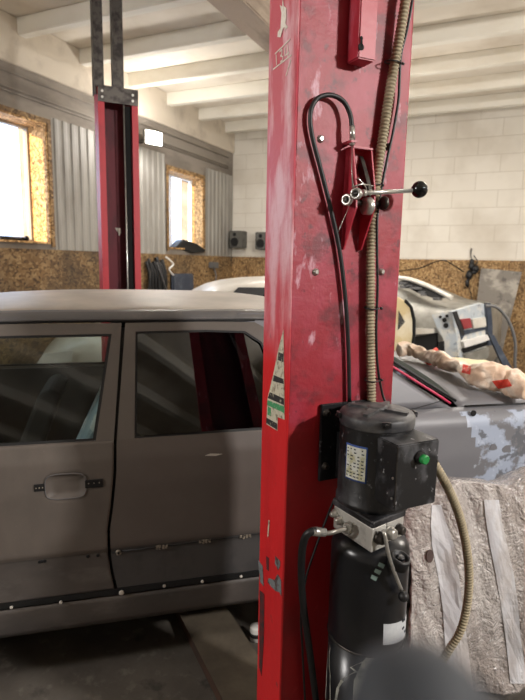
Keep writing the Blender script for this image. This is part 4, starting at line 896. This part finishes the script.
# silver wreck by the back wall
aw = Vector((.955, -.296, 0)); tail = at_depth(457, 330, 6.3); FW = Fr((tail.x-aw.x*4.2, tail.y-aw.y*4.2), (aw.x, aw.y))
WR = empty('wrecked_sedan', FW, 'stripped silver sedan with opened rear quarter standing by the back wall', 'car')
def wy(px, py, w=0.): return FW.y(px, py, w)
zr = wy(398, 277, .25).z; ztk = wy(440, 303, .1).z
ws = [(0, .35, .6, .7, .3, .3), (.12, .25, .75, .82, .08, .2), (1.0, .2, .9, 1.0, 0, .14), (1.25, .2, .95, 1.06, 0, .18), (1.7, .2, .97, zr-.06, 0, .24), (2.1, .2, .98, zr, 0, .25), (2.9, .2, 1.0, zr-.01, 0, .25), (3.2, .2, 1.02, zr-.07, 0, .24), (3.45, .22, 1.02, zr-.17, 0, .2), (3.65, .24, 1.04, ztk+.04, 0, .12), (3.75, .25, 1.03, ztk+.0, 0, .1), (4.1, .25, 1.02, ztk-.02, .02, .1), (4.18, .3, .98, ztk-.06, .05, .12), (4.2, .35, .9, ztk-.1, .06, .14)]
part('body', loft(nb(), ws, 1.65), 'silver', WR, sub=1)
# rear window opening with clutter
z_ = lambda x, y, w: wy(x, y, w)
bm = nb(); prism(bm, [z_(398, 282, .2), z_(404, 280, .2), (z_(425, 287, .15)), z_(448, 297, .1), z_(436, 299, .06), z_(418, 293, .08)], (0, .02, 0)); rw = part('window_opening', bm, 'under', WR)
for k in range(14):
    x = random.uniform(402, 442); y = 283+(x-402)*.37+random.uniform(-1, 3.5); p = z_(x, y, .12); r = random.uniform(.012, .035); bm = nb(); box(bm, p.x-r, p.x+r*1.6, p.y-.06, p.y+.03, p.z-r*.5, p.z+r*.6, .003); part('interior_scrap', bm, 'rubbertrim', rw)
bm = nb(); tube(bm, smoothpath([z_(398, 277.5, .2), z_(412, 280, .18), z_(430, 287, .14), z_(452, 298, .08)], 6), .03, 8); part('pillar', bm, 'wcar', WR)
# cut-out rear quarter: dark cavity, inner panel with holes
bm = nb(); prism(bm, [z_(412, 337, -.03), z_(436, 333, -.03), z_(437, 357, -.03), z_(448, 372, -.03), z_(408, 372, -.03)], (0, .05, 0)); part('wheel_cavity', bm, 'under', WR)
bm = nb(); prism(bm, [z_(412, 328, -.05), z_(434, 329, -.05), z_(434, 333, -.05), z_(412, 335, -.05)], (0, .04, 0)); part('lower_side_strip', bm, 'wcar', WR)
bm = nb(); prism(bm, [z_(432, 315, -.06), z_(452, 310, -.06), z_(456, 330, -.06), z_(458, 356, -.06), z_(446, 360, -.06), z_(443, 338, -.06), z_(437, 328, -.06)], (0, .04, 0)); ip = part('inner_panel', bm, 'silverblue', WR, 'pale inner panel with dark round holes')
for x, y, r in ((444.5, 320, .028), (447, 316, .02), (446, 325.5, .03), (440.5, 317, .018)): p = z_(x, y, -.065); part('punched_hole', lathe(nb(), p, [(r, 0), (r, .006)], 14, (0, -1, 0)), 'under', ip)
bm = nb(); prism(bm, [z_(438, 342, -.07), z_(444, 341, -.07), z_(444, 350, -.07), z_(439, 352, -.07)], (0, .02, 0)); part('punched_hole', bm, 'under', ip)
# tail panel facing right/front
TL = Fr(FW.m @ Vector((4.22, -.03, 0)), hdir(1390*1.0))
def ty(px, py, w=0.): return TL.y(px, py, w)
bm = nb(); prism(bm, [ty(452, 312), ty(482, 303), ty(485, 305), ty(487, 325), ty(486, 347), ty(484, 358), ty(462, 365), ty(456, 350), ty(455, 330)], (0, .06, 0)); bmf = part('tail_panel', bm, 'silverblue', WR, 'pale primered tail panel'); bmf.matrix_basis = FW.i @ TL.m
def tpart(name, pts, m, th=.02, off=-.0, label=None):
    bm = nb(); prism(bm, [ty(*q, off) for q in pts], (0, -th, 0)); o = part(name, bm, m, bmf, label); return o
tpart('tail_lamp', [(459, 319), (469, 318), (471, 327.5), (463, 329)], 'redlamp', label='dull red tail lamp')
tpart('plate_recess', [(470.5, 319), (483.5, 317), (484.5, 326), (472, 328)], 'wcar', .03)
tpart('recess_edge', [(459, 331), (486, 327), (486.5, 329), (464, 334.5), (461, 340)], 'bluedark', .012)
tpart('bumper_beam', [(460, 341), (487, 334), (487, 339), (462, 347)], 'framewhite', .05)
tpart('bumper_gap', [(461, 349), (486, 342), (486, 345), (463, 353)], 'under', .02)
tpart('bumper_skin', [(462, 354), (486, 347), (485, 357), (464, 364)], 'silver', .05)
tpart('side_bracket', [(484, 303), (488, 303), (490, 325), (490, 345), (486, 345)], 'bluedark', .04)
tpart('dented_edge', [(452, 312), (456, 311), (464, 334), (461, 336)], 'dark', .015)
# seal hoop and dark strip leaning by the wreck
HPf = Fr(at_depth(500, 350, 5.6), hdir(2335))
def hy(px, py, w=0.): return HPf.y(px, py, w)
g0 = hy(514, 358)
bm = nb(); tube(bm, smoothpath([hy(486, 306, .05), hy(495, 306.5, .04), hy(503, 313, .03), hy(510, 324, .02), hy(514.5, 338), hy(515.5, 352), hy(515, 362), Vector((g0.x+.1, 0, .02))], 8), .016, 10)
tag(obj('door_seal', bm, 'rubbertrim', fr=HPf), 'grey rubber seal bent in an arch beside the stripped tail', 'seal')
bm = nb(); prism(bm, [hy(489, 334), hy(494, 335), hy(511, 366), hy(516, 378), hy(508, 376), hy(497, 352)], (0, .03, 0))
tag(obj('plastic_strip', bm, 'bluedark', fr=HPf), 'dark blue grey plastic strip slanting below the rubber arch', 'plastic strip')
# grey sheet leaning on the back wall
bm = nb(); Yw = YB-.16
def by(px, py, y=Yw): return W0.y(px, py, y)
q = [(481, 268), (522, 273), (519, 320), (514, 380), (478, 380)]
prism(bm, [by(481, 268, YB-.04), by(522, 272, YB-.04), by(517, 330, YB-.2), Vector((by(512, 380, YB-.4).x, YB-.5, .01)), Vector((by(479, 380, YB-.4).x, YB-.5, .01)), by(483, 330, YB-.2)][:0] or [by(481, 268, YB-.05), by(522, 272, YB-.05), Vector((by(522, 272, YB-.05).x-.22, YB-.45, .01)), Vector((by(481, 268, YB-.05).x-.05, YB-.45, .01))], (0, .006, 0))
SM = tag(obj('steel_sheet', bm, 'sheet'), 'tall speckled grey steel sheet leaning on the back wall at the right edge', 'sheet')
# black bundle hanging on the back wall
bm = nb(); p = by(471, 250, YB-.05)
tube(bm, smoothpath([by(471, 249, YB-.03), by(471.5, 262, YB-.06), by(470, 275, YB-.08)], 5), .008, 6)
for (x, y, r, s) in ((472, 266, .05, 1.2), (475.5, 269, .05, 1), (469, 275, .045, 1.6), (467.5, 283, .035, 1.9), (471.5, 262, .03, 1.5), (473.5, 272, .04, .8)): sphere(bm, by(x, y, YB-.09), r, 10, (1, .8, s))
tube(bm, smoothpath([by(468, 285, YB-.07), by(471, 294, YB-.05), by(473, 300, YB-.05)], 5), .006, 6); tube(bm, smoothpath([by(473, 268, YB-.05), by(478, 262, YB-.05), by(474, 255, YB-.05)], 5), .006, 6)
for v in bm.verts: v.co += Vector((noise.noise(v.co*14), 0, noise.noise(v.co*14+Vector((4, 0, 0)))))*.02
tag(obj('black_cord_bundle', bm, 'rubber'), 'black cord bundle hanging from a nail on the back wall above the wreck', 'cord bundle')
bm = nb(); tube(bm, smoothpath([by(398, 271, YB-.03), by(420, 268, YB-.03), by(436, 261.5, YB-.03), by(446, 261, YB-.03), by(458, 268, YB-.03), by(464, 272, YB-.03)], 6), .007, 6); tag(obj('wall_wire', bm, 'under'), 'thin dark wire strung across the board on the back wall', 'wire')
# speakers
for k, (px, py, lab) in enumerate(((236, 239, 'grey wall speaker, the left one beside the room corner'), (262, 240.5, 'grey wall speaker partly hidden by the red column'))):
    c = by(px, py, YB-.2); FS = Fr((c.x, YB), (1, 0)); sp_ = empty('wall_speaker', FS, lab, 'speaker', 'speakers on the back wall')
    z0, z1 = c.z-.15, c.z+.14
    part('cabinet', box(nb(), -.12, .12, -.22, -.01, z0, z1, .008), 'speaker', sp_)
    bm = nb(); lathe(bm, (-.02, -.22, c.z-.05), [(.075, 0), (.075, .006), (.06, .002), (.02, -.004+.006)], 24, (0, -1, 0)); part('woofer', bm, 'under', sp_)
    bm = nb(); lathe(bm, (-.02, -.22, c.z+.075), [(.032, 0), (.032, .006), (.02, .004)], 20, (0, -1, 0)); part('tweeter', bm, 'under', sp_)
# floodlight on the left wall
LP = W0.x(154, 137, XL+.35); FL = Fr((XL+.30, LP.y+.05), (.35, .94))
lz = LP.z
lamp = empty('flood_light', FL, 'glowing white floodlight mounted high on the wall between the windows', 'lamp')
dirv = (CAM-Vector((XL+.3, LP.y, lz))).normalized()
part('housing', box(nb(), -.13, .13, -.02, .03, lz-.09, lz+.09, .006), 'speaker', lamp)
part('lens', box(nb(), -.115, .115, -.026, -.021, lz-.075, lz+.075), emis('floodlight glow', (255, 250, 240), 40), lamp, 'glowing lens')
part('bracket', box(nb(), -.02, .02, .03, .32, lz-.02, lz+.02), 'speaker', lamp)
# items on the sills and on the left wall
def lx(px, py, x=XL+.06): return W0.x(px, py, x)
p = lx(192, 245, XL-.02); bm = nb()
prism(bm, [(XL+.0, lx(180, 246).y, 1.80), (XL+.03, lx(186, 242).y, 1.93), (XL+.08, lx(196, 246).y, 1.87), (XL+.10, lx(204, 252).y, 1.80), (XL+.1, lx(203, 256).y, 1.74), (XL+.06, lx(193, 257).y, 1.73)], (-.15, .0, .0))
for v in bm.verts: v.co += Vector((0, noise.noise(v.co*9), noise.noise(v.co*9+Vector((3, 0, 0)))))*.03
tag(obj('black_car_moulding', bm, 'rubber', bevel=.02), 'glossy black plastic car part lying on the second window sill', 'car part')
c = lx(17, 245, XL-.03); bm = nb(); cyl(bm, (XL-.08, c.y-.16, 1.80), (XL-.03, c.y+.12, 1.80), .02, seg=12); sphere(bm, (XL-.0, c.y+.1, 1.805), .028, 12); tag(obj('small_tool', bm, 'darksteel'), 'small dark tool lying on the sill of the nearest window', 'tool')
bm = nb(); random.seed(3)
for k in range(7):
    y = lx(146+k*2.6, 270).y; tube(bm, smoothpath([(XL+.06, y, 1.62+random.uniform(-.05, .05)), (XL+.1, y+.03, 1.4), (XL+.08, y+random.uniform(-.05, .08), 1.1)], 5), random.uniform(.02, .035), 8)
tag(obj('hanging_black_trim', bm, 'rubber'), 'bunch of black rubber trims hanging on the board beside the far column', 'trim bundle')
bm = nb(); tube(bm, smoothpath([(XL+.14, lx(152, 264).y, 1.58), (XL+.16, lx(156, 276).y, 1.38), (XL+.14, lx(162, 290).y, 1.18)], 6), .012, 8); tag(obj('pale_rod', bm, 'roofside'), 'pale thin rod hanging in front of the black trims', 'rod')
bm = nb(); tube(bm, smoothpath([(XL+.06, lx(166, 258).y, 1.66), (XL+.08, lx(172, 264).y, 1.56), (XL+.08, lx(168, 270).y, 1.48), (XL+.07, lx(174, 277).y, 1.38)], 6), .014, 8); tag(obj('coiled_grey_cable', bm, 'framewhite'), 'curled pale cable hanging on the board under the second window', 'cable')
bm = nb(); y_ = lx(180, 280).y; box(bm, XL+.03, XL+.09, y_-.22, y_+.35, 1.1, 1.42, .02); tag(obj('grey_panel', bm, 'bluedark'), 'grey plastic panel resting on the board under the second window', 'panel')
bm = nb(); tube(bm, smoothpath([(XL+.06, lx(214, 265).y, 1.5), (XL+.12, lx(213, 273).y, 1.36), (XL+.16, lx(208, 284).y, 1.15)], 6), .012, 8); box(bm, XL+.02, XL+.1, lx(212, 264).y-.05, lx(214, 264).y+.1, 1.5, 1.6, .01); tag(obj('hose_hook', bm, 'rubbertrim'), 'grey hose on a bracket near the room corner', 'hose')
# ================================================================ LIGHT
sc = bpy.context.scene
w = bpy.data.worlds.new('World'); sc.world = w; w.use_nodes = True; bg = w.node_tree.nodes['Background']; bg.inputs[0].default_value = lin((226, 236, 255)); bg.inputs[1].default_value = 7
def area(name, loc, rot, sx, sy, e, col=(255, 248, 240)):
    l = bpy.data.lights.new(name, 'AREA'); l.shape = 'RECTANGLE'; l.size = sx; l.size_y = sy; l.energy = e; l.color = lin(col)[:3]; o = bpy.data.objects.new(name, l); o.location = loc; o.rotation_euler = rot; COL.objects.link(o); return o
def portal(loc, rot, sx, sy):
    o = area('daylight_portal', loc, rot, sx, sy, 1); o.data.cycles.is_portal = True
portal((XL-.38, (w1[0]+w1[1])/2, (w1[2]+w1[3])/2), (0, -PI/2, 0), 1.3, 1.6)
portal((XL-.38, (w2[0]+w2[1])/2, (w2[2]+w2[3])/2), (0, -PI/2, 0), 1.2, 1.1)
area('overhead_fill', (.6, 5.2, 3.55), (0, 0, 0), 1.2, .2, 90)  # two unseen overhead area lights added to brighten the back of the room
area('overhead_fill', (-2.6, 6.6, 3.55), (0, 0, 0), 1.2, .2, 40)
def point(loc, e, r=.12, col=(255, 246, 236)):
    l = bpy.data.lights.new('fill_and_flood_point', 'POINT'); l.energy = e; l.shadow_soft_size = r; l.color = lin(col)[:3]; o = bpy.data.objects.new('fill_and_flood_point', l); o.location = loc; COL.objects.link(o)  # the flood light's own light, plus unseen points added as fill
point((1.9, 4.8, 2.5), 115); point((-1.2, 6.4, 2.5), 40); k_ = area('key_fill_lamp', (3.6, .9, 3.1), (0, 0, 0), .3, .2, 200, (255, 250, 246)); k_.rotation_euler = (Vector((-.3, 1.8, .9))-Vector((3.6, .9, 3.1))).to_track_quat('-Z', 'Y').to_euler()  # both points are unseen fill added to brighten ceiling and back wall
k_ = area('key_fill_lamp', (-3.3, -1.7, 2.7), (0, 0, 0), .4, .3, 85, (255, 250, 246)); k_.rotation_euler = (Vector((-.6, 1.4, .9))-Vector((-3.3, -1.7, 2.7))).to_track_quat('-Z', 'Y').to_euler(); point((XL+.5, LP.y-.1, lz-.02), 45, .1, (255, 250, 245)); point((-3.4, 1.2, 2.7), 16)  # this area lamp is unseen front fill added to brighten column and doors
sl_ = bpy.data.lights.new('low_sun', 'SUN'); sl_.energy = 22; sl_.angle = .02; sl_.color = lin((255, 214, 160))[:3]; so = bpy.data.objects.new('low_sun', sl_); COL.objects.link(so)
so.rotation_euler = Vector((.27, .96, -.12)).to_track_quat('-Z', 'Y').to_euler()
# ================================================================ CAMERA
cam = bpy.data.cameras.new('camera'); co = bpy.data.objects.new('camera', cam); COL.objects.link(co); co.matrix_world = Matrix.Translation(CAM) @ RW.to_4x4()
cam.sensor_fit = 'VERTICAL'; cam.sensor_height = 36; cam.lens = 36*F/700; cam.clip_start = .02
cam.dof.use_dof = True; cam.dof.focus_distance = 1.5; cam.dof.aperture_fstop = cam.lens*.001/.0055
sc.camera = co
sc.view_settings.view_transform = 'Standard'; sc.view_settings.look = 'None'; sc.view_settings.gamma = 1; sc.view_settings.exposure = 0
